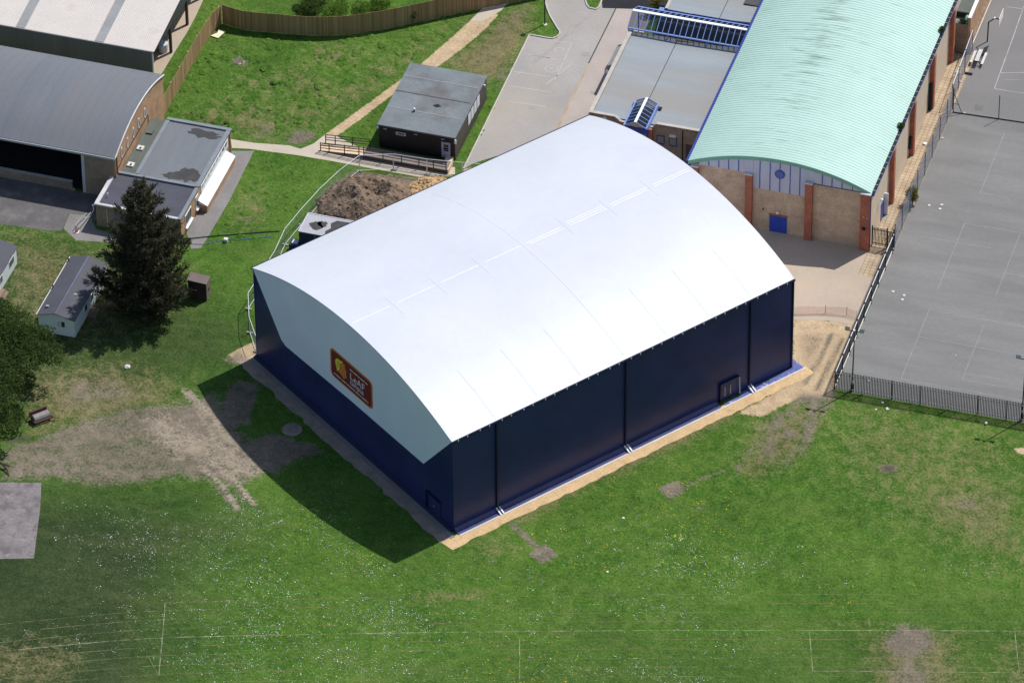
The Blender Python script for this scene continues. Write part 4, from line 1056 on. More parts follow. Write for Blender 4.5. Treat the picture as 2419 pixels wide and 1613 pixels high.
# front wall with swept parapet dropping towards the porch
out = [(-32.8, 0), (-28.75, 0), (-28.75, 3.80), (-29.45, 3.80), (-29.75, 3.86), (-29.95, 4.1), (-30.25, 4.30), (-32.8, 4.30)]
MB().extr([(x, 29.7, z) for x, z in out], (0, 0.28, 0)).build("front_wall", mt_brick_brown, fb)
out = [(-26.8, 0), (-20.55, 0), (-20.55, 4.34), (-25.98, 4.30), (-26.2, 4.15), (-26.28, 3.82), (-26.8, 3.78)]
MB().extr([(x, 29.7, z) for x, z in out], (0, 0.28, 0)).build("front_wall", mt_brick_brown, fb)
cap = MB()
for (xa, za), (xb, zb) in zip([(-32.85, 4.33), (-30.25, 4.33), (-29.95, 4.13), (-29.75, 3.89), (-28.75, 3.83)], [(-30.25, 4.33), (-29.95, 4.13), (-29.75, 3.89), (-29.45, 3.83), (-28.75, 3.83)][:4]):
    cap.bar((xa, 29.84, za), (xb, 29.84, zb), 0.36, 0.07)
cap.bar((-29.45, 29.84, 3.83), (-28.72, 29.84, 3.83), 0.36, 0.07)
for (xa, za), (xb, zb) in (((-26.82, 3.81), (-26.28, 3.85)), ((-26.28, 3.85), (-26.2, 4.18)), ((-26.2, 4.18), (-25.98, 4.33)), ((-25.98, 4.33), (-20.55, 4.37))):
    cap.bar((xa, 29.84, za), (xb, 29.84, zb), 0.36, 0.07)
cap.bar((-32.72, 29.7, 4.31), (-32.72, 44.45, 4.31), 0.38, 0.09)
cap.build("coping", mt_stone, fb)
MB().box(-32.86, -32.58, 29.98, 44.4, 0, 4.27).build("side_wall", mt_brick_brown, fb)
MB().box(-32.58, -20.5, 44.1, 44.4, 0, 3.95).build("rear_wall", mt_brick_brown, fb)
MB().quad((-32.58, 29.98, 4.02), (-27.98, 29.98, 3.96), (-27.98, 44.3, 3.96), (-32.58, 44.0, 4.02)).quad((-27.9, 29.98, 3.96), (-20.45, 29.98, 4.08), (-20.45, 44.6, 4.08), (-27.9, 43.9, 3.96)).build("roof", mt_felt, fb)
MB().box(-27.98, -27.9, 32.6, 44.1, 3.90, 3.965).build("roof_gutter", mt_steel_dark, fb)
b = MB()
for k in range(1, 16):
    yk = 29.98 + 0.92 * k
    b.box(-32.5, -28.05, yk, yk + 0.05, 3.97, 4.04 if False else 4.03); b.box(-27.8, -20.6, yk + .2, yk + .25, 3.99, 4.06)
# corbelled brick heads under the copings
b2 = MB()
for k in range(12):
    xk = -25.7 + k * 0.45
    if xk < -20.7: b2.box(xk, xk + 0.2, 29.64, 29.7, 3.98, 4.2)
for k in range(5):
    b2.box(-32.6 + k * 0.5, -32.4 + k * 0.5, 29.64, 29.7, 3.98, 4.2)
b2.build("brick_corbels", mt_brick_brown, fb)
for x0 in (-25.95, -24.68):
    wdw = MB().box(x0, x0 + 0.82, 29.655, 29.72, 1.95, 3.02).build("window", mt_blue_deep, fb)
    MB().box(x0 + 0.09, x0 + 0.73, 29.64, 29.656, 2.12, 2.94).build("pane", mt_pane_grey, wdw)
MB().box(-24.66, -24.0, 29.66, 29.7, 3.02, 3.38).build("notice_board", mt_offwhite, fb)
MB().box(-31.65, -31.05, 29.66, 29.7, 3.55, 4.1).build("notice_board", mt_offwhite, fb)
MB().box(-22.95, -22.1, 29.66, 29.71, 0.05, 2.5).build("door", M("brown_door", (0.09, 0.05, 0.06), 0.6), fb)
MB().tube([(-23.3, 29.62, 0.1), (-23.3, 29.62, 4.1)], 0.05, 6).build("downpipe", mt_black, fb)
MB().box(-26.8, -26.3, 29.3, 29.7, 0, 3.78).build("porch_pier", mt_brick_red, fb)
MB().box(-29.3, -28.8, 29.3, 29.7, 0, 3.78).build("porch_pier", mt_brick_red, fb)
# wall mounted lantern box on the far side wall
MB().extr([(-32.86, 39.6, 2.2), (-33.9, 39.6, 2.2), (-33.9, 39.6, 2.75), (-32.86, 39.6, 3.3)], (0, 3.6, 0)).build("side_canopy", mt_rooflight, fb)
# porch: glazed ridge
RX, RZ, EZ = -27.73, 5.2, 4.6
def skylight(parent, ax, y0, y1, half, zr, ze, nbar, name, gl):
    """ridge along Y at X=ax"""
    s = MB().bar((ax, y0, zr), (ax, y1, zr), 0.26, 0.08).build("ridge_cap", mt_white, parent)
    for sg in (-1, 1):
        MB().quad((ax + sg * 0.10, y0, zr - 0.06), (ax + sg * half, y0, ze), (ax + sg * half, y1, ze), (ax + sg * 0.10, y1, zr - 0.06)).build("glazing", gl, parent)
        MB().bar((ax + sg * half, y0, ze), (ax + sg * half, y1, ze), 0.16, 0.14).build("eaves_beam", mt_blue_frame, parent)
        for k in range(nbar + 1):
            yk = y0 + (y1 - y0) * k / nbar
            MB().bar((ax + sg * 0.1, yk, zr - 0.03), (ax + sg * half, yk, ze + 0.03), 0.055, 0.07).build("glazing_bar", mt_blue_frame, parent)
porch = thing("porch_skylight", "small blue framed glass ridge roof with white ridge over the classroom porch", "skylight", (RX, 28.3, 0))
skylight(porch, RX, 28.25, 32.45, 1.12, RZ, EZ, 7, "porch", mt_glass)
MB().extr([(RX - 1.0, 28.38, 4.55), (RX + 1.0, 28.38, 4.55), (RX, 28.38, 5.1)], (0, 0.04, 0)).build("gable_end", mt_timberpale, porch)
MB().box(RX - 1.1, RX + 1.35, 28.5, 28.6, 3.75, 4.35).build("name_board", mt_blue_deep, porch)
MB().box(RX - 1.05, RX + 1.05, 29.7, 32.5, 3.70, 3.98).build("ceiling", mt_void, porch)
for x in (RX - 0.98, RX - 0.35, RX + 0.3, RX + 0.98):
    MB().box(x - 0.04, x + 0.04, 28.52, 28.6, 0, 3.75).build("post", mt_blue_frame, porch)
MB().box(RX - 1.0, RX + 1.0, 28.62, 28.65, 0.1, 3.7).build("glazed_screen", mt_pane_grey, porch)
for sg in (-1, 1):
    MB().extr([(RX + sg * 1.1, 28.6, 4.0), (RX + sg * 1.1, 32.45, 4.0), (RX + sg * 1.1, 32.45, 4.58), (RX + sg * 1.1, 28.6, 4.58)], (0.05, 0, 0)).build("side_panel", mt_blue_frame, porch)
    MB().box(RX + sg * 1.25 - 0.22, RX + sg * 1.25 + 0.22, 32.3, 32.75, 3.97, 4.14).build("roof_hopper", mt_black, porch)

# glazed canopy bridging the two blocks: ridge along X
can = thing("glazed_canopy", "long blue framed glass canopy with white ridge between two flat grey roofs", "canopy", (-27.2, 45.8, 0))
CX0, CX1, CY, CZ = -33.05, -20.55, 45.75, 5.5
MB().bar((CX0, CY, CZ), (CX1, CY, CZ), 0.34, 0.09).build("ridge_cap", mt_white, can)
for sg in (-1, 1):
    MB().quad((CX0, CY + sg * .12, CZ - 0.06), (CX1, CY + sg * .12, CZ - 0.06), (CX1, CY + sg * 1.85, 4.6), (CX0, CY + sg * 1.85, 4.6)).build("glazing", mt_glass, can)
    MB().bar((CX0, CY + sg * 1.85, 4.6), (CX1, CY + sg * 1.85, 4.6), 0.16, 0.14).build("eaves_beam", mt_blue_frame, can)
    for k in range(22):
        xk = CX0 + (CX1 - CX0) * k / 21
        MB().bar((xk, CY + sg * .12, CZ - 0.02), (xk, CY + sg * 1.85, 4.64), 0.06, 0.08).build("glazing_bar", mt_blue_frame, can)
for x in (CX0 + 0.08, CX0 + 4.1, CX0 + 8.2):
    for y in (CY - 1.8, CY + 1.8):
        MB().bar((x, y, 0), (x, y, 4.6), 0.10).build("post", mt_blue_frame, can)
MB().box(-30.9, -20.6, 46.9, 47.5, 0.02, 3.6).build("rear_screen", mt_brown, can)
MB().box(-30.3, -20.6, 44.42, 44.55, 0.02, 3.8).build("front_screen", mt_blue_deep, can)

fb2 = flatblock("classroom_block", "flat grey roofed block beyond the glazed canopy at the top edge", -30.3, -20.5, 48.5, 72, 4.2, mt_brick_brown)
MB().box(-30.3, -20.5, 48.6, 48.85, 0, 4.2).build("front_wall", mt_brick_brown, fb2)
MB().box(-30.35, -30.1, 48.85, 72, 0, 4.2).build("side_wall", mt_brick_brown, fb2)
MB().quad((-30.3, 48.5, 4.28), (-24.86, 48.4, 4.24), (-24.86, 72, 4.24), (-30.3, 72, 4.28)).quad((-24.78, 48.4, 4.24), (-20.4, 48.7, 4.32), (-20.4, 72, 4.32), (-24.78, 72, 4.24)).build("roof", mt_felt, fb2)
MB().box(-24.86, -24.78, 48.5, 72, 4.15, 4.23).build("roof_gutter", mt_steel_dark, fb2)
MB().bar((-30.35, 48.5, 4.33), (-30.35, 72, 4.33), 0.3, 0.1).build("coping", mt_stone, fb2)
MB().box(-30.5, -24.8, 48.42, 48.5, 4.12, 4.26).box(-24.8, -20.5, 48.42, 48.5, 4.12, 4.26).build("eaves_board", mt_blue_deep, fb2)
MB().box(-23.1, -20.6, 51.4, 56, 4.3, 4.42).build("shadow_slab", mt_steel_dark, fb2)  # dark slab added in place of a shadow on the roof
MB().box(-31.1, -30.45, 48.2, 49.2, 0, 4.15).build("corner_post", mt_blue_frame, fb2)
MB().box(-31.15, -30.4, 48.9, 49.7, 4.15, 4.3).build("post_cap", mt_black, fb2)

# ---------------- brick store between the green hall and the court
st = thing("brick_store", "orange brick store with small flat grey roof beside the green hall's far corner", "outbuilding", (-1.4, 55.3, 0))
MB().box(-0.85, -0.6, 55.35, 80, 0, 4.45).build("side_wall", mt_brick_orange, st)
MB().box(-2.3, -0.85, 55.35, 55.6, 0, 3.5).build("front_wall", mt_brick_brown, st)
MB().box(-2.3, -0.85, 56.4, 80, 4.15, 4.30).build("roof", mt_link_roof, st)
MB().box(-2.3, -0.85, 55.3, 56.4, 3.5, 3.62).build("lower_roof", mt_lead, st)
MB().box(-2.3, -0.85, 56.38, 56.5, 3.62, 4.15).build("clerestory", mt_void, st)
MB().box(-0.9, -0.55, 55.3, 80, 4.45, 4.53).build("coping", mt_white, st)
MB().box(-1.25, -0.86, 55.5, 56.4, 3.62, 4.1).build("downstand", mt_green_fascia, st)
MB().bar((-0.54, 55.6, 0.55), (-0.54, 80, 0.55), 0.08).build("skirting_rail", mt_offwhite, st)
for k in range(26):
    yk = 55.7 + random.uniform(0, 12); zk = random.uniform(0.7, 1.6)
    MB().box(-0.605, -0.592, yk, yk + random.uniform(.1, .3), zk, zk + 0.16).build("paint_mark", mt_offwhite, st)

# ---------------- dark brown mobile classroom
mc = thing("mobile_classroom", "dark brown single storey mobile classroom with grey felt roof on the grass", "mobile classroom", (-48.8, 23.7, 0))
MX0, MX1, MY0, MY1 = -52.72, -44.86, 23.78, 34.3
MB().box(MX0, MX1, MY0, MY0 + 0.12, 0.12, 2.74).build("front_wall", mt_brown, mc)
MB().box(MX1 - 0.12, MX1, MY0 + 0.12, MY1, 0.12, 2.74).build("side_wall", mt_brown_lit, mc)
MB().box(MX0, MX0 + 0.12, MY0 + 0.12, MY1, 0.12, 2.74).build("side_wall", mt_brown, mc)
MB().box(MX0 + 0.12, MX1 - 0.12, MY1 - 0.12, MY1, 0.12, 2.74).build("rear_wall", mt_brown, mc)
MB().box(MX0 + 0.1, MX1 - 0.1, MY0 + 0.1, MY1 - 0.1, 0.0, 0.14).build("chassis", mt_black, mc)
rf = MB().box(MX0 - 0.12, MX1 + 0.06, MY0 - 0.08, MY1 + 0.1, 2.75, 2.90).build("roof", mt_mobile_roof, mc)
for yk, mt_ in ((26.75, mt_felt), (29.5, mt_steel_dark), (32.1, mt_felt)):
    MB().box(MX0 - 0.1, MX1 - 0.2, yk, yk + 0.10, 2.90, 2.925).build("roof_seam", mt_, rf)
MB().extr([(-48.55, 28.2, 2.905), (-48.1, 27.95, 2.905), (-47.65, 28.25, 2.905), (-48.1, 28.55, 2.905)], (0, 0, 0.02)).build("roof_patch", mt_black, rf)
v_ = MB().disc((-50.0, 26.75, 2.9), 0.10, 10, h=0.25).build("roof_vent", mt_black, rf)
MB().ball((-50.0, 26.75, 3.18), 0.13).build("vent_cowl", mt_white, v_) if False else None
MB().ball((-50.0, 26.75, 3.18), 0.14).build("vent_cowl", mt_white, rf)
wdw = MB().box(-50.95, -49.92, MY0 - 0.04, MY0, 1.98, 2.36).build("window", mt_clad, mc)
MB().box(-50.8, -50.06, MY0 - 0.052, MY0 - 0.04, 2.08, 2.26).build("pane", mt_pane_grey, wdw)
for x in (-52.25, -49.08, -46.28):
    MB().box(x, x + 0.36, MY0 - 0.05, MY0, 2.40, 2.48).build("vent", mt_clad, mc)
d = MB().box(-46.25, -45.35, MY0 - 0.05, MY0, 0.25, 2.12).build("door", M("lilac_door", (0.46, 0.46, 0.60), 0.5, 0.05), mc)
MB().box(-46.02, -45.52, MY0 - 0.062, MY0 - 0.05, 1.05, 1.88).build("door_window", mt_pane, d)
MB().box(-45.97, -45.57, MY0 - 0.068, MY0 - 0.062, 1.5, 1.56).box(-45.97, -45.57, MY0 - 0.068, MY0 - 0.062, 1.22, 1.27).build("door_slat", mt_timberpale, d)
MB().box(-45.98, -45.9, MY0 - 0.2, MY0, 2.2, 2.42).build("door_lamp", mt_galv_dark, mc)
for k, (ya, yb) in enumerate(((28.02, 28.93), (29.02, 29.93), (30.02, 30.93), (31.05, 31.9), (31.98, 32.8))):
    if k == 2: pass
for ya in (28.0, 28.98, 29.96, 30.94):
    wdw = MB().box(MX1, MX1 + 0.03, ya, ya + 0.93, 1.18, 2.62).build("window", mt_black, mc)
    MB().box(MX1 + 0.03, MX1 + 0.04, ya + 0.07, ya + 0.86, 1.24, 2.57).build("blind", mt_blind, wdw)
for p in ((MX1 + 0.05, MY0 - 0.05, 2.55), (MX1 + 0.05, MY0 - 0.05, 2.3), (MX1 + 0.08, 33.3, 2.5), (MX0 - 0.08, MY0 - 0.05, 2.5)):
    MB().box(p[0] - 0.09, p[0] + 0.09, p[1] - 0.07, p[1] + 0.07, p[2] - 0.1, p[2] + 0.1).build("floodlight", mt_white, mc)

# ---------------- barrel roofed hangar (left edge)
hg = thing("barrel_roofed_hangar", "long brick hangar with grey barrel roof, black open front and oval end windows", "hangar", (-90, 8.7, 0))
HX0, HX1, HY0, HY1, HZ, HRI = -150.0, -74.75, 8.6, 22.6, 5.05, 1.45
def harc2(y): return arcz(y, HY0, HY1, HZ, HRI)
b = MB(); n = 24
yy = [HY0 - 0.1 + (HY1 - HY0 + 0.2) * i / n for i in range(n + 1)]
pts = [(x, y, harc2(min(max(y, HY0), HY1)) + 0.05) for x in (HX0, HX1 + 0.08) for y in yy]
b.add(pts, [(j, n + 1 + j, n + 2 + j, j + 1) for j in range(n)])
b.build("roof", mt_hangar, hg, smooth=True)
b = MB()
k = 0
x = HX1 - 1.0
while x > -105:
    b.tube([(x, y, harc2(min(max(y, HY0), HY1)) + 0.055) for y in yy], 0.022, 4); x -= 0.98
b.build("roof_seam", mt_hangar, hg)
b = MB()
b.tube([(HX1 + 0.08, y, harc2(min(max(y, HY0), HY1)) + 0.02) for y in yy], 0.07, 6)
b.build("verge", mt_offwhite, hg)
MB().box(HX0, HX1 + 0.1, HY0 - 0.22, HY0 - 0.06, HZ - 0.22, HZ + 0.0).build("gutter", mt_galv, hg)
pts = [(HX1, HY0 + 0.1, 0), (HX1, HY1 - 0.05, 0), (HX1, HY1 - 0.05, HZ - 0.03)] + [(HX1, y, harc2(y) - 0.03) for y in [HY1 - 0.6 * i for i in range(1, 24)] if y > HY0 + 0.1] + [(HX1, HY0 + 0.1, HZ - 0.03)]
gw = MB().extr(pts, (-0.25, 0, 0)).build("end_wall", mt_brick_orange, hg)
for yk in (17.14, 15.41, 13.8, 12.12, 10.45):
    wdw = MB()
    wdw.extr([(HX1, yk + 0.24 * math.cos(t), 4.35 + (0.62 if math.sin(t) > 0 else 0) * 0 + 0.62 * math.sin(t)) for t in np.linspace(0, 6.283, 17)[:-1]], (0.05, 0, 0))
    wdw = wdw.build("oval_window", mt_white, hg)
    MB().extr([(HX1 + 0.05, yk + 0.02 + 0.13 * math.cos(t), 4.38 + 0.45 * math.sin(t)) for t in np.linspace(0, 6.283, 17)[:-1]], (0.012, 0, 0)).build("pane", mt_pane_grey, wdw)
MB().box(-78.0, HX1 - 0.25, HY0 + 0.05, HY0 + 0.3, 0, HZ - 0.25).build("front_pier", mt_brick_brown, hg)
MB().box(-79.45, -79.2, HY0 + 0.05, HY0 + 0.3, 0, 0.12).build("threshold", mt_conc_path, hg)
MB().box(HX0, -79.42, HY0 + 0.05, HY0 + 0.3, 0, 1.02).build("dwarf_wall", mt_brick_brown, hg)
MB().box(HX0, -79.40, HY0 + 0.02, HY0 + 0.33, 1.02, 1.07).build("sill", mt_stone, hg)
MB().box(-78.3, -78.0, HY0 + 0.04, HY0 + 0.2, 0, HZ - 0.2).build("door_post", mt_clad, hg)
MB().box(HX0, HX1 - 0.25, HY1 - 0.25, HY1, 0, HZ - 0.1).build("rear_wall", mt_brick_brown, hg)
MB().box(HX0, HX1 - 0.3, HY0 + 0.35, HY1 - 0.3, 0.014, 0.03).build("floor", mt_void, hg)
MB().tube([(HX1 + 0.06, HY0 + 0.35, 2.8), (HX1 + 0.06, HY0 + 0.35, HZ)], 0.05, 6).build("downpipe", mt_black, hg)
MB().tube([(HX1 + 0.06, 17.9, 2.6), (HX1 + 0.06, 17.9, 3.6), (HX1 + 0.06, 10.2, 3.55), (HX1 + 0.06, 9.3, 3.3)], 0.03, 5).build("wall_cable", mt_black, hg)

# ---------------- pale roofed open sided shed behind it
sh = thing("open_sided_shed", "pale corrugated roofed shed with open steel framed side at the top left corner", "shed", (-90, 27.5, 0))
SX1 = -77.55
SYR, SZE, SZR = 41.5, 4.15, 5.75
b = MB(); xk = -140.0
cols = []
while xk < SX1 + 0.12:
    cols += [(xk, 0), (xk + 0.11, 0), (xk + 0.14, 0.035), (xk + 0.19, 0.035)]; xk += 0.22
pts = []
for y, z in ((27.2, SZE), (SYR, SZR), (56, SZE)):
    pts += [(x, y, z + h) for x, h in cols]
m_ = len(cols)
b.add(pts, [(r_ * m_ + j, r_ * m_ + j + 1, (r_ + 1) * m_ + j + 1, (r_ + 1) * m_ + j) for r_ in range(2) for j in range(m_ - 1)])
b.build("roof", mt_shed_roof, sh)
for xa in (-92.05, -83.65, -100.4):
    MB().extr([(xa, 27.25, SZE + 0.05), (xa + 0.95, 27.25, SZE + 0.05), (xa + 0.95, 40.2, SZE + 0.05 + (SZR - SZE) * 13 / 14.3), (xa, 40.2, SZE + 0.05 + (SZR - SZE) * 13 / 14.3)], (0, 0, 0.01)).build("rooflight", mt_rooflight, sh)
MB().box(-140, SX1 - 0.02, 27.3, 27.42, 0, SZE - 0.05).build("front_wall", mt_grey_clad, sh)
MB().box(SX1 - 0.1, SX1 + 0.02, 27.26, 27.44, 0, SZE - 0.02).build("corner_flashing", mt_offwhite, sh)
MB().box(-140, SX1 + 0.05, 27.12, 27.24, SZE - 0.1, SZE + 0.02).build("gutter", mt_rooflight, sh)
gpts = [(SX1 - 0.05, 27.4, SZE - 0.12), (SX1 - 0.05, SYR, SZR - 0.06), (SX1 - 0.05, 55.8, SZE - 0.1), (SX1 - 0.05, 55.8, 3.3), (SX1 - 0.05, 36.5, 3.15), (SX1 - 0.05, 31.0, 3.35)]
MB().extr(gpts, (-0.08, 0, 0)).build("gable_sheeting", mt_steel_dark, sh)
for y in (32.9, 37.85, 42.8, 47.8):
    MB().box(SX1 - 0.32, SX1 - 0.06, y - 0.12, y + 0.12, 0, 3.6).build("post", mt_steel_dark, sh)
MB().box(-140, -95, 27.5, 55.8, 0, 4.0).build("inner_store", mt_steel_dark, sh)
MB().box(-140, SX1, 55.7, 55.85, 0, 4.0).build("rear_wall", mt_grey_clad, sh)

# ---------------- flat roofed brick annexe
an = thing("brick_annexe", "flat roofed orange brick annexe with ponded roof joined to the hangar end", "annexe", (-70, 4, 0))
MB().box(-66.75, -66.5, 4.15, 18.9, 0, 2.62).build("side_wall", mt_brick_orange, an)
MB().box(-75.2, -66.75, 4.05, 4.3, 0, 2.55).build("front_wall", mt_brick_brown, an)
MB().box(-75.2, -74.95, 4.3, 9.5, 0, 2.55).build("side_wall", mt_brick_brown, an)
MB().box(-73.0, -66.75, 18.7, 18.95, 0, 2.6).build("rear_wall", mt_brick_brown, an)
MB().box(-73.0, -66.7, 9.6, 18.85, 2.45, 2.62).build("roof", mt_annex_roof, an)
MB().box(-75.0, -66.7, 4.2, 9.35, 2.35, 2.52).build("lower_roof", mt_annex_roof2, an)
def ponding(pts, z):
    MB().poly([(x, y, z) for x, y in pts]).build("ponding_stain", mt_pond, an)
rs5 = random.Random(2)
def ragged(c, rx, ry, n=22):
    return [(c[0] + rx * math.cos(6.283 * i / n) * rs5.uniform(.6, 1.1), c[1] + ry * math.sin(6.283 * i / n) * rs5.uniform(.55, 1.1)) for i in range(n)]
ponding(ragged((-68.9, 17.7), 2.0, 0.75), 2.625)
ponding(ragged((-68.2, 10.9), 1.5, 1.2), 2.625)
ponding(ragged((-69.6, 10.4), 1.1, 0.65), 2.629)
pr = MB()
pr.box(-73.1, -66.40, 18.75, 19.15, 2.6, 2.78).box(-66.85, -66.42, 9.35, 18.75, 2.6, 2.76).box(-73.15, -72.75, 9.7, 18.75, 2.6, 2.72)
pr.box(-75.2, -66.45, 9.3, 9.6, 2.52, 2.72).box(-66.8, -66.44, 4.05, 9.3, 2.50, 2.66)
pr.build("parapet", mt_lead, an)
MB().box(-75.35, -74.95, 4.1, 9.3, 2.52, 2.70).box(-75.35, -66.8, 4.0, 4.28, 2.52, 2.68).build("coping", M("pale_coping", (0.56, 0.54, 0.54), 0.8, 0.12), an)
# low link roof against the hangar wall, with its vents
MB().box(-74.7, -73.15, 9.65, 19.0, 2.28, 2.40).build("link_roof", mt_link_roof, an)
for yk, mt_ in ((11.15, mt_offwhite), (13.95, mt_offwhite), (16.7, mt_link_roof)):
    MB().box(-74.45, -73.8, yk - 0.32, yk + 0.32, 2.40, 2.56).build("roof_vent", mt_, an)
MB().box(-74.2, -74.0, 10.9, 11.2, 2.56, 2.565).box(-74.2, -74.0, 13.7, 14.0, 2.56, 2.565).build("vent_slot", mt_black, an)
MB().tube([(-74.55, 5.6, 2.5), (-74.5, 5.6, 2.95)], 0.06, 6).build("flue", mt_white, an)
# bay with white sloping sill and clerestory glazing
bay = MB().extr([(-66.5, 9.0, 0.0), (-65.55, 9.0, 0.0), (-65.55, 9.0, 0.78), (-66.5, 9.0, 1.0)], (0, 8.3, 0)).build("window_bay", mt_brick_orange, an)
MB().extr([(-66.49, 8.95, 1.36), (-65.5, 8.95, 0.86), (-65.5, 8.95, 0.78), (-66.49, 8.95, 0.98)], (0, 8.4, 0)).build("bay_sill", mt_white, bay)
fr = MB().box(-66.5, -66.45, 10.0, 18.0, 1.38, 2.35).build("clerestory_window", mt_white, an)
for k in range(9):
    yk = 10.12 + 0.87 * k
    MB().box(-66.45, -66.44, yk, yk + 0.62, 1.85, 2.28).build("pane", mt_pane_grey, fr)
    MB().box(-66.45, -66.44, yk, yk + 0.74, 1.46, 1.76).build("pane", mt_blind, fr)
for ya, yb, zb in ((8.35, 9.1, 0.62), (5.3, 7.05, 0.65)):
    wdw = MB().box(-66.5, -66.44, ya, yb, zb, 2.1).build("window", mt_white, an)
    n_ = 1 if yb - ya < 1 else 3
    for k in range(n_):
        w_ = (yb - ya - 0.1) / n_
        MB().box(-66.44, -66.43, ya + 0.05 + k * w_ + 0.04, ya + 0.05 + (k + 1) * w_ - 0.02, zb + 0.28, 2.02).build("pane", mt_pane, wdw)
    MB().box(-66.44, -66.26, ya - 0.05, yb + 0.05, zb - 0.06, zb + 0.02).build("sill", mt_white, wdw)
MB().tube([(-74.05, 4.0, 0.05), (-74.05, 4.0, 2.3)], 0.05, 6).build("downpipe", mt_clad, an)
MB().box(-73.3, -72.2, 4.0, 4.06, 1.1, 2.0).build("window", mt_pane_grey, an)
MB().tube([(-66.42, 18.4, 0.1), (-66.42, 18.4, 2.5)], 0.05, 6).build("downpipe", mt_black, an)

# ================================================================== FENCES
def fencemat():
    m, nt, b = newmat("close_boards")
    g = nt.nodes.new("ShaderNodeNewGeometry")
    v = coords(nt, 'Object', (1, 1, 0.15))
    n = noise(nt, v, 1.2, 4, 0.6)
    f = mathn(nt, 'ADD', mathn(nt, 'MULTIPLY', g.outputs['Random Per Island'], 0.6), mathn(nt, 'MULTIPLY', n, 0.4))
    nt.links.new(ramp(nt, f, [(0.1, (0.26, 0.165, 0.075)), (0.5, (0.37, 0.24, 0.115)), (0.85, (0.47, 0.32, 0.17))]), b.inputs['Base Color'])
    b.inputs['Roughness'].default_value = 0.85
    b.inputs['Specular IOR Level'].default_value = 0.15
    return m
def resample(line, step):
    out = []; acc = 0
    for (x0, y0), (x1, y1) in zip(line[:-1], line[1:]):
        d = math.hypot(x1 - x0, y1 - y0)
        while acc <= d:
            t = acc / d
            out.append((x0 + (x1 - x0) * t, y0 + (y1 - y0) * t, math.atan2(y1 - y0, x1 - x0))); acc += step
        acc -= d
    return out
def smoothline(line, it=2):
    for _ in range(it):
        o = [line[0]]
        for a, c in zip(line[:-1], line[1:]):
            o += [(a[0] * .75 + c[0] * .25, a[1] * .75 + c[1] * .25), (a[0] * .25 + c[0] * .75, a[1] * .25 + c[1] * .75)]
        line = o + [line[-1]]
    return line
tf = thing("timber_fence", "tall close boarded timber fence curving round the rough grass", "fence", (-74.9, 30, 0))
path = [(-74.85, 19.9), (-74.9, 27), (-75.0, 32.5), (-74.85, 37.1), (-74.45, 39.0)] + smoothline([(-74.4, 39.05), (-72.0, 38.55), (-69.2, 39.0), (-65.8, 39.45), (-62.8, 40.2), (-59.4, 42.0), (-55.7, 44.6), (-52.8, 46.8), (-49.5, 49.2), (-46.4, 51.4), (-43, 54)])
b = MB()
for x, y, a in resample(path, 0.146):
    c_, s_ = math.cos(a), math.sin(a); h = 2.36 + random.uniform(-.012, .012); o_ = random.uniform(-.008, .008)
    p = [(x + c_ * u_ - s_ * (v_ + o_), y + s_ * u_ + c_ * (v_ + o_)) for u_, v_ in ((0, -0.012), (0.141, -0.012), (0.141, 0.012), (0, 0.012))]
    b.prism(p, 0.03, h)
b.build("boarding", fencemat(), tf)
for zr in (0.5, 1.25, 2.0):
    b = MB()
    for (x0, y0), (x1, y1) in zip(path[:-1], path[1:]):
        d = Vector((x1 - x0, y1 - y0, 0)); n = Vector((-d.y, d.x, 0)).normalized() * 0.05
        b.bar((x0 + n.x, y0 + n.y, zr), (x1 + n.x, y1 + n.y, zr), 0.06, 0.09)
    b.build("rail", mt_wood_new, tf)
for x, y, a in resample(path, 2.7):
    MB().box(x - math.sin(a) * .13 - .05, x - math.sin(a) * .13 + .05, y + math.cos(a) * .13 - .05, y + math.cos(a) * .13 + .05, 0, 2.25).build("post", mt_wood_new, tf)

def palisade(name, label, p0, p1, h=2.38, pitch=0.15, dark=mt_galv_dark, railm=mt_galv, post=2.75, group=None):
    d = Vector((p1[0] - p0[0], p1[1] - p0[1], 0)); L_ = d.length; d.normalize(); n = Vector((-d.y, d.x, 0))
    t = thing(name, label, "fence", (p0[0], p0[1], 0), 0, group)
    b = MB(); k = 0.02
    base = Vector((p0[0], p0[1], 0))
    while k < L_:
        a = base + d * k
        q = [(a + d * u_ + n * v_) for u_, v_ in ((0, -.008), (0.080, -.008), (0.080, .008), (0, .008))]
        b.prism([(v.x, v.y) for v in q], 0.06, h - 0.08)
        e = a + d * 0.033
        b.add([(q[0].x, q[0].y, h - .08), (q[1].x, q[1].y, h - .08), (e.x, e.y, h), (q[2].x, q[2].y, h - .08), (q[3].x, q[3].y, h - .08)], [(0, 1, 2), (1, 3, 2), (3, 4, 2), (4, 0, 2)])
        k += pitch
    b.build("pales", dark, t)
    for zr in (0.35, h - 0.38):
        a = base + n * 0.03; e = a + d * L_
        MB().bar((a.x, a.y, zr), (e.x, e.y, zr), 0.05, 0.06).build("rail", railm, t)
    k = 0.0
    while k < L_ + 0.05:
        a = base + d * min(k, L_) + n * 0.09
        MB().bar((a.x, a.y, 0), (a.x, a.y, h - 0.12), 0.07, 0.06).build("post", dark, t)
        k += post
    return t
palisade("palisade_fence", "steel palisade fence between the hard court and the grass field", (0.0, 0.0), (30.0, 0.52))
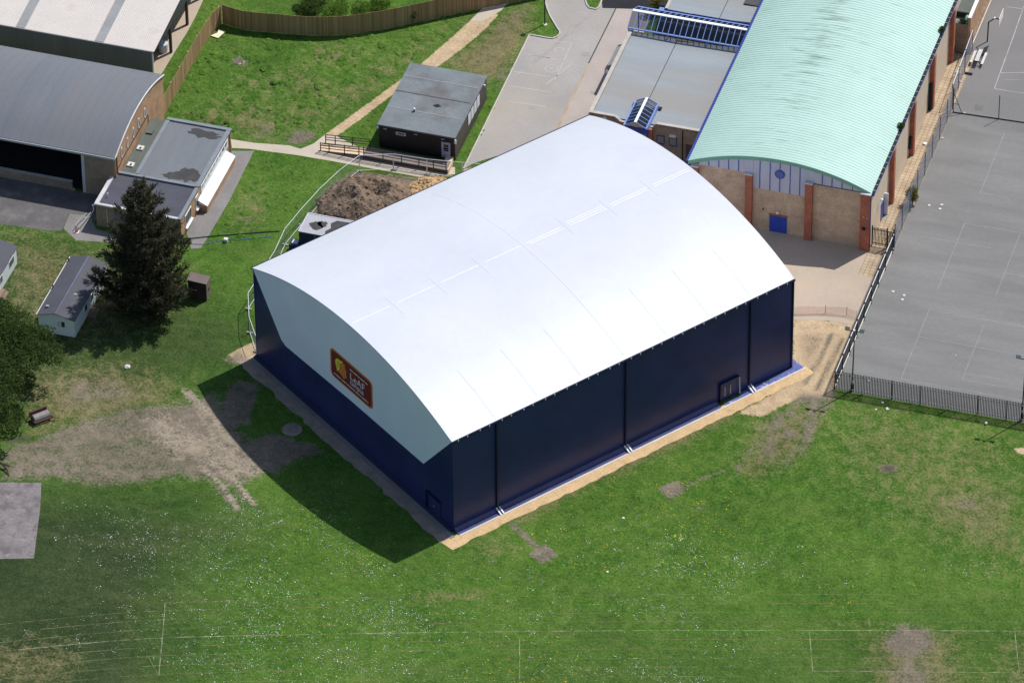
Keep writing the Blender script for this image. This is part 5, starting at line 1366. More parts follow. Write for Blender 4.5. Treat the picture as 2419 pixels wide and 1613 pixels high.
def sidefence():
    t = thing("palisade_fence", "steel palisade fence up the court's left side towards the green roofed hall", "fence", (0, 0, 0))
    b = MB(); k = 0.18
    while k < 22.2:
        b.box(-0.008, 0.008, k, k + 0.066, 0.06, 2.3)
        b.add([(-.008, k, 2.3), (.008, k, 2.3), (.008, k + .066, 2.3), (-.008, k + .066, 2.3), (0, k + .033, 2.38)], [(0, 1, 4), (1, 2, 4), (2, 3, 4), (3, 0, 4)])
        k += 0.15
    b.build("pales", mt_galv_dark, t)
    k = 0.1; i = 0
    while k < 22:
        e = min(k + 2.7, 22.2)
        for zr in (0.35, 2.05):
            MB().box(0.012, 0.075, k, e - 0.06, zr - 0.035, zr + 0.035).build("rail", mt_rail, t)
        MB().box(0.01, 0.10, e - 0.05, e + 0.04, 0, 2.25).build("post", mt_galv_dark, t)
        k = e
        if e >= 22.2: break
    return t
sidefence()
# black gate between the hall corner and the fence
gt = thing("palisade_gate", "black palisade gate across the paving at the green hall's front corner", "gate", (-1.3, 22.35, 0))
b = MB(); k = -2.14
while k < -0.72:
    b.box(k, k + 0.07, 22.34, 22.36, 0.1, 2.3); k += 0.145
b.build("pales", mt_lamp_black, gt)
b = MB(); k = -0.62
while k < -0.05:
    b.box(k, k + 0.07, 22.34, 22.36, 0.1, 2.1); k += 0.13
b.build("side_pales", mt_lamp_black, gt)
for zr in (0.35, 2.0):
    MB().box(-2.16, -0.05, 22.37, 22.42, zr - 0.03, zr + 0.03).build("rail", mt_lamp_black, gt)
for x in (-2.16, -0.68, -0.04):
    MB().box(x - 0.05, x + 0.05, 22.33, 22.45, 0, 2.42).build("post", mt_lamp_black, gt)
MB().box(-0.86, -0.74, 22.28, 22.34, 1.0, 1.2).build("lock", mt_galv, gt)

def meshfence(name, label, p0, p1, h, cell, wire, postm, wirem, posts, top=None, group=None):
    d = Vector((p1[0] - p0[0], p1[1] - p0[1], 0)); L_ = d.length; d.normalize()
    base = Vector((p0[0], p0[1], 0))
    t = thing(name, label, "fence", (p0[0], p0[1], 0), 0, group)
    b = MB()
    k = 0.0
    while k <= L_:
        a = base + d * k
        b.tube([(a.x, a.y, 0.05), (a.x, a.y, h)], wire, 3); k += cell
    z = 0.06
    e = base + d * L_
    while z <= h:
        b.tube([(base.x, base.y, z), (e.x, e.y, z)], wire, 3); z += cell
    b.build("wire_mesh", wirem, t)
    for k in posts:
        a = base + d * k
        MB().tube([(a.x, a.y, 0), (a.x, a.y, h + 0.08)], 0.045, 6).build("post", postm, t)
    if top:
        for z in top:
            MB().tube([(base.x, base.y, z), (e.x, e.y, z)], 0.035, 6).build("rail", mt_rail, t)
    return t
mt_wire_blue = M("chain_link_wire", (0.24, 0.29, 0.36), 0.5, 0.1, 1, 5, 0.05)
meshfence("chain_link_fence", "tall blue grey chain link fence between the buff paving and the court", (0.0, 22.6), (0.0, 46.0), 2.75, 0.11, 0.007, mt_galv_dark, mt_wire_blue, [0.1, 3, 6, 9, 12, 15, 18, 21, 23.3])
meshfence("chain_link_fence", "white railed mesh fence in front of the orange brick store's corner", (-0.15, 46.3), (-0.45, 56.0), 2.75, 0.14, 0.006, mt_galv_dark, mt_wire_blue, [0, 3, 6, 9.6], top=(2.72,))
cf = meshfence("chain_link_fence", "thin mesh fence with dark posts crossing the hard court", (0.2, 45.4), (24.0, 46.5), 2.85, 0.22, 0.004, mt_lamp_black, mt_galv, [0.0, 4.6, 13.5, 23.5])
MB().bar((0.2, 45.4, 0.06), (24.0, 46.5, 0.06), 0.09, 0.08).build("bottom_rail", mt_lamp_black, cf)
MB().bar((1.1, 45.45, 0.0), (0.25, 45.45, 2.3), 0.05).build("brace", mt_lamp_black, cf)
MB().bar((0.25, 45.4, 1.1), (0.75, 45.42, 1.1), 0.04).build("brace", mt_lamp_black, cf)

# temporary site panels round the soil heap
HP = [(-54.0, -10.1), (-55.53, -7.55), (-56.8, -4.15), (-56.6, -0.7), (-56.45, 2.8), (-56.62, 6.3), (-56.1, 9.7), (-55.4, 13.3), (-54.5, 16.6), (-53.36, 19.5), (-50.2, 20.66), (-46.8, 20.8), (-43.3, 21.28), (-40.0, 21.8)]
for i, (p0, p1) in enumerate(zip(HP[:-1], HP[1:])):
    d = Vector((p1[0] - p0[0], p1[1] - p0[1], 0)); L_ = d.length - 0.06; d.normalize(); base = Vector((p0[0], p0[1], 0))
    t = thing("site_fence_panel", "galvanised mesh site fence panel in the run round the soil heap behind the sports hall", "fence panel", (p0[0], p0[1], 0), 0, "temporary site fence panels")
    e = base + d * L_
    MB().tube([(base.x, base.y, 0.1), (base.x, base.y, 2.0), (e.x, e.y, 2.0), (e.x, e.y, 0.1)], 0.03, 6).build("frame", mt_rail, t)
    MB().tube([(base.x, base.y, 0.18), (e.x, e.y, 0.18)], 0.028, 6).build("bottom_tube", mt_rail, t)
    b = MB(); k = 0.2
    while k < L_:
        a = base + d * k; b.tube([(a.x, a.y, 0.18), (a.x, a.y, 2.0)], 0.004, 3); k += 0.16
    for z in np.arange(0.45, 1.9, 0.28):
        b.tube([(base.x, base.y, z), (e.x, e.y, z)], 0.004, 3)
    b.build("wire_mesh", mt_galv, t)
    MB().box(base.x - .3, base.x + .3, base.y - .11, base.y + .11, 0, 0.13).build("foot_block", mt_rooflight, t)
# orange netting across the sand
nt_ = [(-6.67, 9.93), (-5.49, 10.35), (-3.75, 10.87), (-1.76, 11.25), (-0.78, 11.01)]
on = thing("barrier_netting", "strip of orange plastic barrier netting between concrete apron and churned sand", "barrier netting", (nt_[0][0], nt_[0][1], 0))
b = MB()
pts = resample(nt_, 0.13)
for x, y, a in pts:
    b.tube([(x, y, 0.02), (x, y, 0.85 + 0.05 * math.sin(x * 2))], 0.007, 3)
for z in np.linspace(0.05, 0.85, 9):
    b.tube([(x, y, z + 0.05 * math.sin(x * 2)) for x, y, a in pts[::4]] + [(pts[-1][0], pts[-1][1], z)], 0.009, 3)
b.build("net", mt_netting, on)
for q in (nt_[0], nt_[2], nt_[3], nt_[4]):
    MB().tube([(q[0], q[1], 0), (q[0], q[1], 1.0)], 0.022, 5).build("stake", mt_orange if q == nt_[4] else mt_black, on)

# ================================================================== TREES AND PLANTS
def leafquad(b, p, d, ln, wd):
    """one small leaf spray: a bent diamond along d"""
    d = Vector(d).normalized()
    u = Vector((random.gauss(0, 1), random.gauss(0, 1), random.gauss(0, 1)))
    x = d.cross(u)
    if x.length < 1e-6: return
    x.normalize(); x *= wd / 2
    n = x.cross(d).normalized() * wd * 0.25
    p = Vector(p); m = p + d * ln * 0.45 + n; e = p + d * ln
    b.add([p, m + x, e, m - x], [(0, 1, 2, 3)])
def conifer(name, label, loc, h, rad):
    t = thing(name, label, "conifer", loc)
    X, Y = loc[0], loc[1]
    MB().tube([(X, Y, -0.1), (X + .05, Y, h * .4), (X, Y + .05, h * .95)], [0.42, 0.26, 0.04], 8).build("trunk", mt_bark, t)
    b = MB(); br = MB()
    rs = random.Random(11)
    z = 0.9
    # crown outline, lumpy: a broad cone with several leaders
    lobes = [(rs.uniform(0, 6.28), rs.uniform(0.75, 1.22), rs.uniform(0, 1)) for _ in range(14)]
    while z < h * 0.985:
        f = z / h
        prof = (0.80 + 0.9 * f) if f < 0.22 else max(0.03, (1 - f) / 0.78) ** 0.78
        prof = min(prof, 1.0)
        nb = int(4 + 6 * prof)
        a0 = rs.uniform(0, 6.283)
        for k in range(nb):
            a = a0 + 6.283 * k / nb + rs.uniform(-.35, .35)
            lob = 1.0
            for la, lm, lf in lobes:
                dd = abs((a - la + math.pi) % (2 * math.pi) - math.pi)
                if dd < 0.5 and abs(f - lf) < 0.16: lob *= 1 + (lm - 1) * (1 - dd / 0.5)
            L_ = rad * prof * rs.uniform(0.58, 1.18) * lob
            rise = rs.uniform(0.10, 0.50) * L_ * (0.5 + f) + 0.2
            tip = Vector((X + math.cos(a) * L_, Y + math.sin(a) * L_, z + rise))
            mid = Vector((X + math.cos(a) * L_ * .55, Y + math.sin(a) * L_ * .55, z - 0.06 * L_))
            st_ = Vector((X, Y, z))
            br.tube([st_, mid, tip], [0.05 * L_ / rad + .02, 0.03, 0.01], 4)
            ns = int(6 + L_ * 10)
            for q in range(ns):
                s = rs.uniform(0.18, 1.0) ** 0.65
                p = st_.lerp(mid, s / .55) if s < .55 else mid.lerp(tip, (s - .55) / .45)
                dr = ((mid - st_) if s < .55 else (tip - mid)).normalized()
                # flat plume: wide sideways, thin up and down, narrowing to the tip
                wd = (0.16 + 0.13 * L_) * (1.15 - s)
                side = Vector((-math.sin(a), math.cos(a), 0)) * rs.gauss(0, wd)
                c0 = p + side + Vector((0, 0, rs.gauss(0, .09) - abs(side.length) * .12))
                for _ in range(5):
                    pp_ = c0 + Vector((rs.gauss(0, .10), rs.gauss(0, .10), rs.gauss(0, .06)))
                    dv = dr * 0.8 + side.normalized() * (0.5 if side.length > .05 else 0) + Vector((rs.gauss(0, .4), rs.gauss(0, .4), rs.gauss(0.25, .35)))
                    leafquad(b, pp_, dv, rs.uniform(0.26, 0.55), rs.uniform(0.08, 0.15))
        z += 0.52 + 0.16 * f
    br.build("bough", mt_bark, t)
    b.build("crown", mt_conifer, t)
    return t
random.seed(5)
conifer("conifer_tree", "tall dark bushy conifer standing in front of the brick annexe", (-66.3, -6.6, 0), 15.4, 4.75)

def broadtree(name, label, loc, clumps, leafm, per, lsize, branches):
    t = thing(name, label, "tree", loc)
    rs = random.Random(23)
    tr = MB()
    for pts, rr in branches:
        tr.tube(pts, rr, 7)
    tr.build("trunk", mt_bark, t, smooth=True)
    b = MB()
    for (cx_, cy_, cz_, r_) in clumps:
        for _ in range(int(per * r_ * r_)):
            v = Vector((rs.gauss(0, 1), rs.gauss(0, 1), rs.gauss(0, 1))).normalized()
            q = r_ * rs.uniform(0.45, 1.0) ** 0.5 * (1 + 0.12 * math.sin(7 * v.x + 5 * v.z))
            p = Vector((cx_, cy_, cz_)) + Vector((v.x * q, v.y * q, v.z * q * 0.72))
            dv = v + Vector((rs.gauss(0, .7), rs.gauss(0, .7), rs.gauss(0, .5)))
            leafquad(b, p, dv, lsize * rs.uniform(.7, 1.4), lsize * rs.uniform(.5, .8))
    b.build("crown", leafm, t)
    return t
rs0 = random.Random(4)
cl = []
for px_, py_, z_, r_ in [(-74.78, -17.97, 4.5, 1.7), (-72.54, -18.91, 4.2, 1.5), (-74.33, -21.77, 6, 2.2), (-72.41, -22.55, 5, 1.9), (-70.91, -19.97, 3.6, 1.3), (-73.38, -25.43, 6, 2.2), (-76.11, -23.6, 7, 3), (-74.33, -28.3, 7, 3), (-72.38, -27.77, 4.5, 1.5), (-72.06, -23.81, 3.0, 1.0), (-72.47, -30.39, 4.0, 1.6), (-71.41, -30.11, 2.5, 0.9), (-73.82, -32.03, 6, 2.5), (-76.48, -18.46, 5, 1.8), (-71.63, -27.43, 1.6, 0.8), (-77.58, -18.76, 6, 2.2)]:
    cl.append((px_, py_, z_, r_))
    for _ in range(3):
        cl.append((px_ + rs0.uniform(-1, 1) * r_ * .8, py_ + rs0.uniform(-1, 1) * r_ * .8, z_ + rs0.uniform(-.5, .8) * r_ * .6, r_ * rs0.uniform(.4, .65)))
TB = (-76.2, -26.0)
broadtree("broadleaf_tree", "spreading green broadleaf tree with dark leaning trunk on the photo's left edge", (TB[0], TB[1], 0), cl, mt_leaf, 330, 0.21,
          [([(TB[0], TB[1], -0.1), (TB[0] + .6, TB[1] + .8, 1.5), (TB[0] + 1.5, TB[1] + 2.2, 3.2), (TB[0] + 2.4, TB[1] + 3.8, 4.6)], [0.45, 0.36, 0.26, 0.12]),
           ([(TB[0] + .3, TB[1] + .4, 0.8), (TB[0] - .4, TB[1] + 2.0, 3.0), (TB[0] - .2, TB[1] + 4.5, 5.5)], [0.32, 0.24, 0.1]),
           ([(TB[0] + 1.4, TB[1] + 2.0, 3.0), (TB[0] + 2.6, TB[1] + 2.2, 4.4), (TB[0] + 3.6, TB[1] + 3.4, 5.0)], [0.2, 0.14, 0.05]),
           ([(TB[0] + 1.2, TB[1] + 1.4, 2.6), (TB[0] + 2.2, TB[1] + .6, 2.2), (TB[0] + 3.0, TB[1] - .3, 1.6)], [0.12, 0.07, 0.02])])
# bare fallen boughs at its foot
fb0 = (-70.75, -33.19)
fbr = thing("fallen_branch", "bare dark fallen branch lying on the dirt by the left edge", "branch", (fb0[0], fb0[1], 0))
MB().tube([(fb0[0] - 1.6, fb0[1] + .5, 0.5), (fb0[0] - .4, fb0[1] + .3, 0.45), (fb0[0] + .2, fb0[1] - .1, 0.25), (fb0[0] + .7, fb0[1] - .7, 0.1)], [0.12, 0.11, 0.08, 0.04], 6).tube([(fb0[0] - .3, fb0[1] + .3, 0.45), (fb0[0] + .4, fb0[1] + .25, 0.35)], [0.08, 0.07], 6).build("bough", mt_bark, fbr)

def shrub(name, label, loc, r_, h, leafm, n, ls, stems=5, group=None, cat="shrub"):
    t = thing(name, label, cat, loc, 0, group)
    b = MB(); s = MB()
    for _ in range(stems):
        a = random.uniform(0, 6.28); q = random.uniform(0.2, 0.8) * r_
        s.tube([(loc[0], loc[1], loc[2] - .02), (loc[0] + math.cos(a) * q * .5, loc[1] + math.sin(a) * q * .5, loc[2] + h * .5), (loc[0] + math.cos(a) * q, loc[1] + math.sin(a) * q, loc[2] + h * .85)], [0.02, 0.014, 0.006], 4)
    s.build("stem", mt_bark, t)
    sub = [(random.uniform(-.6, .6) * r_, random.uniform(-.6, .6) * r_, random.uniform(.35, .8) * h, random.uniform(.35, .6) * r_) for _ in range(8)]
    for _ in range(n):
        c = random.choice(sub)
        v = Vector((random.gauss(0, 1), random.gauss(0, 1), random.gauss(0, 1))).normalized()
        q = c[3] * random.uniform(.5, 1)
        p = (loc[0] + c[0] + v.x * q, loc[1] + c[1] + v.y * q, max(loc[2] + .02, loc[2] + c[2] + v.z * q * h / r_ * .6))
        leafquad(b, p, v + Vector((random.gauss(0, .6), random.gauss(0, .6), random.gauss(.2, .5))), ls * random.uniform(.7, 1.4), ls * .6)
    b.build("foliage", leafm, t)
    return t
for i, (q, r_, h, m_, lb) in enumerate([((-66.47, 42.77), 1.5, 1.9, mt_leaf, "dark green shrub behind the curved fence, leftmost of its row"), ((-63.73, 42.96), 1.9, 2.3, mt_leaf_bright, "largest pale green shrub behind the curved fence"),
        ((-61.26, 43.69), 1.3, 1.9, mt_leaf_bright, "yellow green shrub right of the largest shrub behind the curved fence"), ((-59.56, 45.41), 1.2, 1.3, mt_leaf_bright, "low bright green shrub behind the fence, rightmost of its row"), ((-66.12, 45.39), 1.5, 1.6, mt_leaf_bright, "pale shrub at the top edge above the shrubs along the fence")]):
    shrub("garden_shrub", lb, (q[0], q[1], 0), r_, h, m_, 2600, 0.16, group="shrubs behind the timber fence")
q = (-55.75, 44.64); shrub("sapling", "thin young sapling in the grass against the timber fence", (q[0], q[1], 0), 0.55, 1.5, mt_weed, 260, 0.14, 4, cat="sapling")
q = (-32.72, 53.64); shrub("corner_shrub", "yellowish shrub beside the glazed canopy's far side", (q[0], q[1], 0), 1.1, 2.2, mt_weed_yellow, 900, 0.2)
q = (0.02, 29.65); shrub("fence_shrub", "yellow green self seeded shrub growing through the chain link fence", (0.05, q[1], 0), 0.75, 2.3, mt_weed_yellow, 1300, 0.16)
for q, lb in (((-2.1, 32.6, 6.75), "weed tuft in the green roof's gutter, nearer the camera"), ((-2.1, 49.2, 6.75), "weed tuft in the green roof's gutter, farther from the camera")):
    shrub("gutter_weed", lb, q, 0.33, 0.6, mt_weed, 260, 0.16, 3, "weeds in the gutter", "weed")
shrub("roof_moss", "mossy green plant clump on the brick store's lower roof", (-1.45, 55.7, 3.62), 0.55, 0.45, mt_weed, 420, 0.16, 3, cat="plant")

# rough grass as real tufts, where the photo shows it long
def tufts(name, areas, n, h0, h1, mat):
    v = []; f = []
    rs = random.Random(9)
    for poly, dens in areas:
        a = np.array(poly); x0, y0 = a.min(0); x1, y1 = a.max(0)
        m_ = int((x1 - x0) * (y1 - y0) * dens)
        xs_ = np.array([rs.uniform(x0, x1) for _ in range(m_)]); ys__ = np.array([rs.uniform(y0, y1) for _ in range(m_)])
        ok = inside(xs_, ys__, poly)
        for x, y in zip(xs_[ok], ys__[ok]):
            if math.sin(x * .9) + math.sin(y * 1.1 + x * .4) + rs.uniform(-1.6, 1.6) < -0.2: continue
            if -52.9 < x < -44.7 and 21.3 < y < 34.5: continue
            gi = np.searchsorted(ys, y) * nx_ + np.searchsorted(xs, x)
            if max(LAY['sand'][gi], LAY['sand'][gi - 1], LAY['sand'][gi + 1], LAY['sand'][gi - nx_]) > 0.02: continue
            z0_ = float(gz[gi])
            r_ = rs.uniform(.18, .55); h = rs.uniform(h0, h1) * (0.5 + r_); k = len(v)
            v.append((x + rs.uniform(-.06, .06), y + rs.uniform(-.06, .06), z0_ + h))
            for ring, fz in ((0.55, 0.72), (1.0, -0.02)):
                for j in range(8):
                    an = j * .7854 + rs.uniform(-.2, .2); q = r_ * ring * rs.uniform(.75, 1.2)
                    v.append((x + math.cos(an) * q, y + math.sin(an) * q * 1.1, z0_ + h * fz * rs.uniform(.6, 1.2) if fz > 0 else z0_ - 0.03))
            for j in range(8):
                f.append((k, k + 1 + j, k + 1 + (j + 1) % 8)); f.append((k + 1 + j, k + 9 + j, k + 9 + (j + 1) % 8, k + 1 + (j + 1) % 8))
    m2 = bpy.data.meshes.new(name); m2.from_pydata(v, [], f); m2.update(); m2.materials.append(mat)
    m2.polygons.foreach_set('use_smooth', [True] * len(m2.polygons))
    o = bpy.data.objects.new(name, m2); COL.objects.link(o); o['kind'] = 'stuff'; o['label'] = "long tussocky grass on the meadow and along the field edges"; o['category'] = "grass"
    return o
tufts("grass_tufts", [([(-74.57, 23.41), (-74.67, 32.64), (-74.28, 38.03), (-69.0, 38.45), (-62.61, 39.58), (-56.42, 44.06), (-51.73, 47.73), (-50.38, 47.74), (-53.23, 39.72), (-58.81, 24.06), (-61.66, 24.67), (-64.91, 21.17), (-67.46, 21.5), (-73.99, 21.75)], 2.4),
                      ([(-54.92, 31.79), (-53.34, 34.47), (-54.22, 27.59), (-54.17, 24.7), (-57.15, 24.4)], 2.0), ([(-43.48, 22.82), (-43.7, 37.69), (-45.02, 37.67), (-44.93, 27.43), (-44.79, 23.51)], 2.0),
                      ([(-64.35, 19.53), (-52.67, 20.1), (-54.16, 19.31), (-55.77, 14.91), (-57.29, 11.64), (-58.16, 6.48), (-62.31, 5.95), (-63.8, 2.73), (-64.33, 6.75), (-64.12, 18.87)], 0.8), ([(0.87, -0.33), (18.3, 0.02), (18.56, -1.07), (0.92, -1.3)], 1.5), ([(-76.92, 27.51), (-76.89, 31.24), (-77.13, 40.99), (-75.79, 43.69), (-76.06, 40.54), (-76.82, 29.77)], 2)], 0, 0.05, 0.17, mt_grass)

# daisies in drifts on the field
mt_daisy = M("daisy_petals", (0.78, 0.80, 0.78), 0.8, 0.05)
mt_butter = M("buttercup_petals", (0.62, 0.50, 0.03), 0.7, 0.1)
def drift(name, clusters, mat, smin, smax, label):
    v = []; f = []
    rs = random.Random(31)
    for cx_, cy_, rx_, ry_, n in clusters:
        for _ in range(n):
            # flowers gather in small groups inside each drift
            gx_, gy_ = cx_ + rs.gauss(0, .55) * rx_, cy_ + rs.gauss(0, .55) * ry_
            for _ in range(rs.choice((1, 1, 1, 2, 2, 4))):
                x, y = gx_ + rs.gauss(0, .14), gy_ + rs.gauss(0, .14)
                r_ = rs.uniform(smin, smax) * (1.8 if rs.random() < .06 else 1)
                k = len(v); z = rs.uniform(.03, .06)
                a0 = rs.uniform(0, 6)
                for j in range(6):
                    v.append((x + r_ * math.cos(a0 + j * 1.047), y + r_ * math.sin(a0 + j * 1.047), z + rs.uniform(-.01, .01)))
                f.append(tuple(range(k, k + 6)))
    m2 = bpy.data.meshes.new(name); m2.from_pydata(v, [], f); m2.update(); m2.materials.append(mat)
    o = bpy.data.objects.new(name, m2); COL.objects.link(o); o['kind'] = 'stuff'; o['label'] = label; o['category'] = "flowers"
drift("daisies", [(-57.37, -39.28, 4.71, 3.75, 170), (-53.8, -40.08, 3.53, 3.75, 110), (-48.8, -37.98, 3.53, 5.62, 170), (-47.54, -34.5, 2.35, 3.75, 90), (-42.64, -41.68, 5.49, 5.0, 300), (-41.31, -47.94, 5.88, 3.75, 300), (-43.65, -52.81, 5.1, 3.12, 170), (-52.15, -48.15, 5.1, 3.75, 120), (-40.28, -31.72, 2.35, 4.38, 90), (-37.48, -35.24, 1.96, 2.5, 60), (-33.69, -36.88, 1.96, 1.56, 50), (-30.89, -43.04, 4.71, 3.12, 260), (-32.02, -49.35, 6.27, 3.12, 200), (-25.78, -42.72, 4.71, 3.75, 120), (-24.97, -49.03, 6.27, 1.88, 100), (-18.08, -39.23, 5.88, 5.62, 110), (-12.45, -44.72, 5.88, 3.12, 90), (-8.83, -28.58, 4.31, 3.12, 190), (-7.25, -25.65, 2.75, 2.5, 80), (-3.02, -29.3, 2.75, 2.5, 120), (-8.15, -35.08, 6.27, 2.5, 110), (-4.69, -43.0, 4.71, 1.56, 130), (-1.81, -26.49, 1.96, 1.25, 60), (0.55, -24.87, 2.35, 2.5, 40), (6.03, -26.0, 5.88, 3.75, 50), (18.78, -21.61, 3.14, 2.5, 50), (-14.46, -27.17, 5.1, 3.75, 60), (-0.69, -37.66, 5.88, 3.75, 90), (8.15, -17.35, 4.71, 3.75, 25), (-22.13, -32.53, 4.71, 3.75, 40), (-44.38, -32.94, 2.35, 3.75, 60), (-48.62, -31.37, 1.96, 1.88, 30), (22.77, -33.07, 3.14, 2.5, 12), (-28.99, -36.4, 3.92, 1.88, 30), (-56.47, -53.04, 4.71, 3.75, 40), (-35.66, -52.8, 3.92, 1.88, 70)], mt_daisy, 0.013, 0.032, "scattered drifts of white daisies in the mown field")
drift("buttercups", [(-34.7, -36.26, 1.57, 1.56, 40), (-12.2, -25.25, 7.84, 5.62, 120), (-4.29, -24.77, 4.71, 3.75, 90), (-16.77, -44.82, 6.27, 3.75, 60), (7.57, -21.25, 5.88, 3.75, 40), (8.18, -29.62, 2.35, 1.88, 25), (-39.68, -43.23, 5.88, 5.0, 40), (-8.3, -19.1, 5.88, 3.12, 50), (-42.32, -32.95, 2.35, 3.75, 25), (-17.56, -47.42, 4.71, 1.88, 40), (-12.29, -16.49, 4.71, 3.12, 40)], mt_butter, 0.02, 0.045, "sparse yellow flowers among the daisies in the field")

# ================================================================== SMALL BUILDINGS AND SITE THINGS
def caravan():
    t = thing("static_caravan", "pale static caravan with dark pitched roof beside the conifer", "caravan", (-73.05, -13.05, 0))
    x0, x1, y0, y1 = -74.85, -71.22, -13.02, -3.95
    MB().extr([(x0, y0, 0.10), (x1, y0, 0.10), (x1, y0, 2.08), ((x0 + x1) / 2, y0, 2.55), (x0, y0, 2.08)], (0, y1 - y0, 0)).build("body", mt_caravan, t)
    rf = MB()
    for sg in (-1, 1):
        xa = (x0 + x1) / 2; xb = xa + sg * ((x1 - x0) / 2 + 0.12)
        n = 9
        for k in range(n):
            pa, pb = k / n, (k + 1) / n
            za = 2.66 - 0.52 * pa; zb = 2.66 - 0.52 * pb
            xA = xa + (xb - xa) * pa; xB = xa + (xb - xa) * pb
            rf.extr([(xA, y0 - 0.12, za), (xB, y0 - 0.12, zb + 0.02), (xB, y0 - 0.12, zb - 0.04), (xA, y0 - 0.12, za - 0.06)], (0, y1 - y0 + 0.24, 0))
    rf = rf.build("roof", mt_caravan_roof, t)
    MB().bar(((x0 + x1) / 2, y0 - 0.13, 2.67), ((x0 + x1) / 2, y1 + 0.13, 2.67), 0.14, 0.04).build("ridge", M("ridge_tile", (0.12, 0.13, 0.19), 0.5), rf)
    MB().bar((x0 - 0.13, y0 - .1, 2.12), (x0 - 0.13, y1 + .1, 2.12), 0.09, 0.09).build("gutter", mt_offwhite, rf)
    for y in (-8.9, -4.6):
        MB().tube([(x0 - 0.02, y, 2.1), (x0 - 0.02, y, 2.6)], 0.07, 6).build("flue", mt_rustmetal, rf)
    for x, y in ((-74.25, -12.0), (-72.3, -9.6)):
        MB().box(x - .16, x + .16, y - .12, y + .12, 2.25, 2.52).build("roof_vent", mt_rooflight, rf)
    w_ = MB().box(-73.0, -72.12, y0 - 0.04, y0, 1.08, 1.82).build("window", mt_white, t)
    MB().box(-72.52, -72.17, y0 - 0.05, y0 - 0.04, 1.13, 1.77).build("pane", mt_pane, w_)
    MB().box(-72.95, -72.58, y0 - 0.05, y0 - 0.04, 1.13, 1.77).build("curtain", mt_clad, w_)
    for ya, yb, m_ in ((-10.25, -9.55, mt_pane), (-8.5, -7.8, mt_pane_grey), (-6.0, -4.7, mt_pane_grey)):
        w_ = MB().box(x1, x1 + 0.03, ya, yb, 0.95, 1.75).build("window", mt_white, t)
        MB().box(x1 + 0.03, x1 + 0.04, ya + .06, yb - .06, 1.0, 1.7).build("pane", m_, w_)
    MB().box(x0 + .15, x1 - .15, y0 + .2, y1 - .2, 0.0, 0.098).build("chassis", mt_black, t)
    MB().box(x1 + .02, x1 + .8, -9.6, -8.3, 0, 0.16).box(x1 + .02, x1 + .45, -9.6, -8.3, 0.16, 0.34).build("step", mt_shed_wall, t)
    return t
cv = caravan()
cv['group'] = "static caravans"
dup(cv, (-82.33, -13.0, 0), None, "pale static caravan with dark roof cut off by the photo's left edge")
gs = thing("garden_shed", "small brown wooden shed beside the conifer", "shed", (-62, -3.5, 0))
sx0, sx1, sy0, sy1 = -62.9, -61.05, -4.1, -3.0
MB().extr([(sx0, sy0, 0), (sx1, sy0, 0), (sx1, sy0, 2.05), (sx0, sy0, 2.15)], (0, 0.06, 0)).build("front_wall", mt_wood_dark, gs)
MB().box(sx1 - .06, sx1, sy0 + .06, sy1, 0, 2.05).build("side_wall", mt_shed_wall, gs)
MB().box(sx0, sx1 - .06, sy1 - .06, sy1, 0, 2.05).box(sx0, sx0 + .06, sy0 + .06, sy1 - .06, 0, 2.1).build("rear_wall", mt_shed_wall, gs)
MB().extr([(sx0 - .1, sy0 - .1, 2.2), (sx1 + .08, sy0 - .1, 2.08), (sx1 + .08, sy0 - .1, 2.14), (sx0 - .1, sy0 - .1, 2.26)], (0, sy1 - sy0 + .2, 0)).build("roof", mt_shed_wood, gs)
MB().box(sx1, sx1 + .02, -3.7, -3.3, 0.9, 1.2).build("hatch", mt_wood_dark, gs)
# plant enclosure next to the sports hall
pc = thing("plant_container", "navy plant container with stained grey flat roof beside the sports hall", "container", (-52, 5.6, 0))
MB().box(-54.95, -49.4, 5.62, 8.5, 0.05, 2.52).build("body", mt_navy, pc)
pcr = M("stained_grey_roof", (0.40, 0.40, 0.42), 0.75, 0.08, 0.5, 5, 0.08)
def pstain(pts):
    MB().poly([(x, y, 2.624) for x, y in pts]).build("roof_stain", mt_pond, pc)
rs5 = random.Random(6)
pstain(ragged((-53.6, 6.9), 0.75, 0.75))
pstain(ragged((-53.1, 7.3), 0.6, 0.55))
pstain([(-52.3, 5.75), (-49.4, 5.7), (-49.4, 8.3), (-51.9, 8.2), (-52.35, 7.6), (-52.1, 6.9), (-52.5, 6.3)])
MB().box(-55.0, -49.3, 5.57, 8.6, 2.52, 2.62).build("roof", pcr, pc)
MB().box(-55.0, -54.9, 5.57, 8.6, 2.62, 2.66).box(-54.9, -49.3, 8.5, 8.6, 2.62, 2.66).build("roof_kerb", mt_clad, pc)
MB().tube([(-53.3, 5.58, 0.2), (-53.3, 5.58, 2.4)], 0.05, 6).build("pipe", mt_galv, pc)
MB().box(-55.9, -54.98, 5.3, 6.3, 0.05, 1.0).build("side_box", mt_navy, pc)
MB().box(-55.7, -55.1, 5.5, 6.1, 1.0, 1.12).build("box_lid", mt_clad, pc)

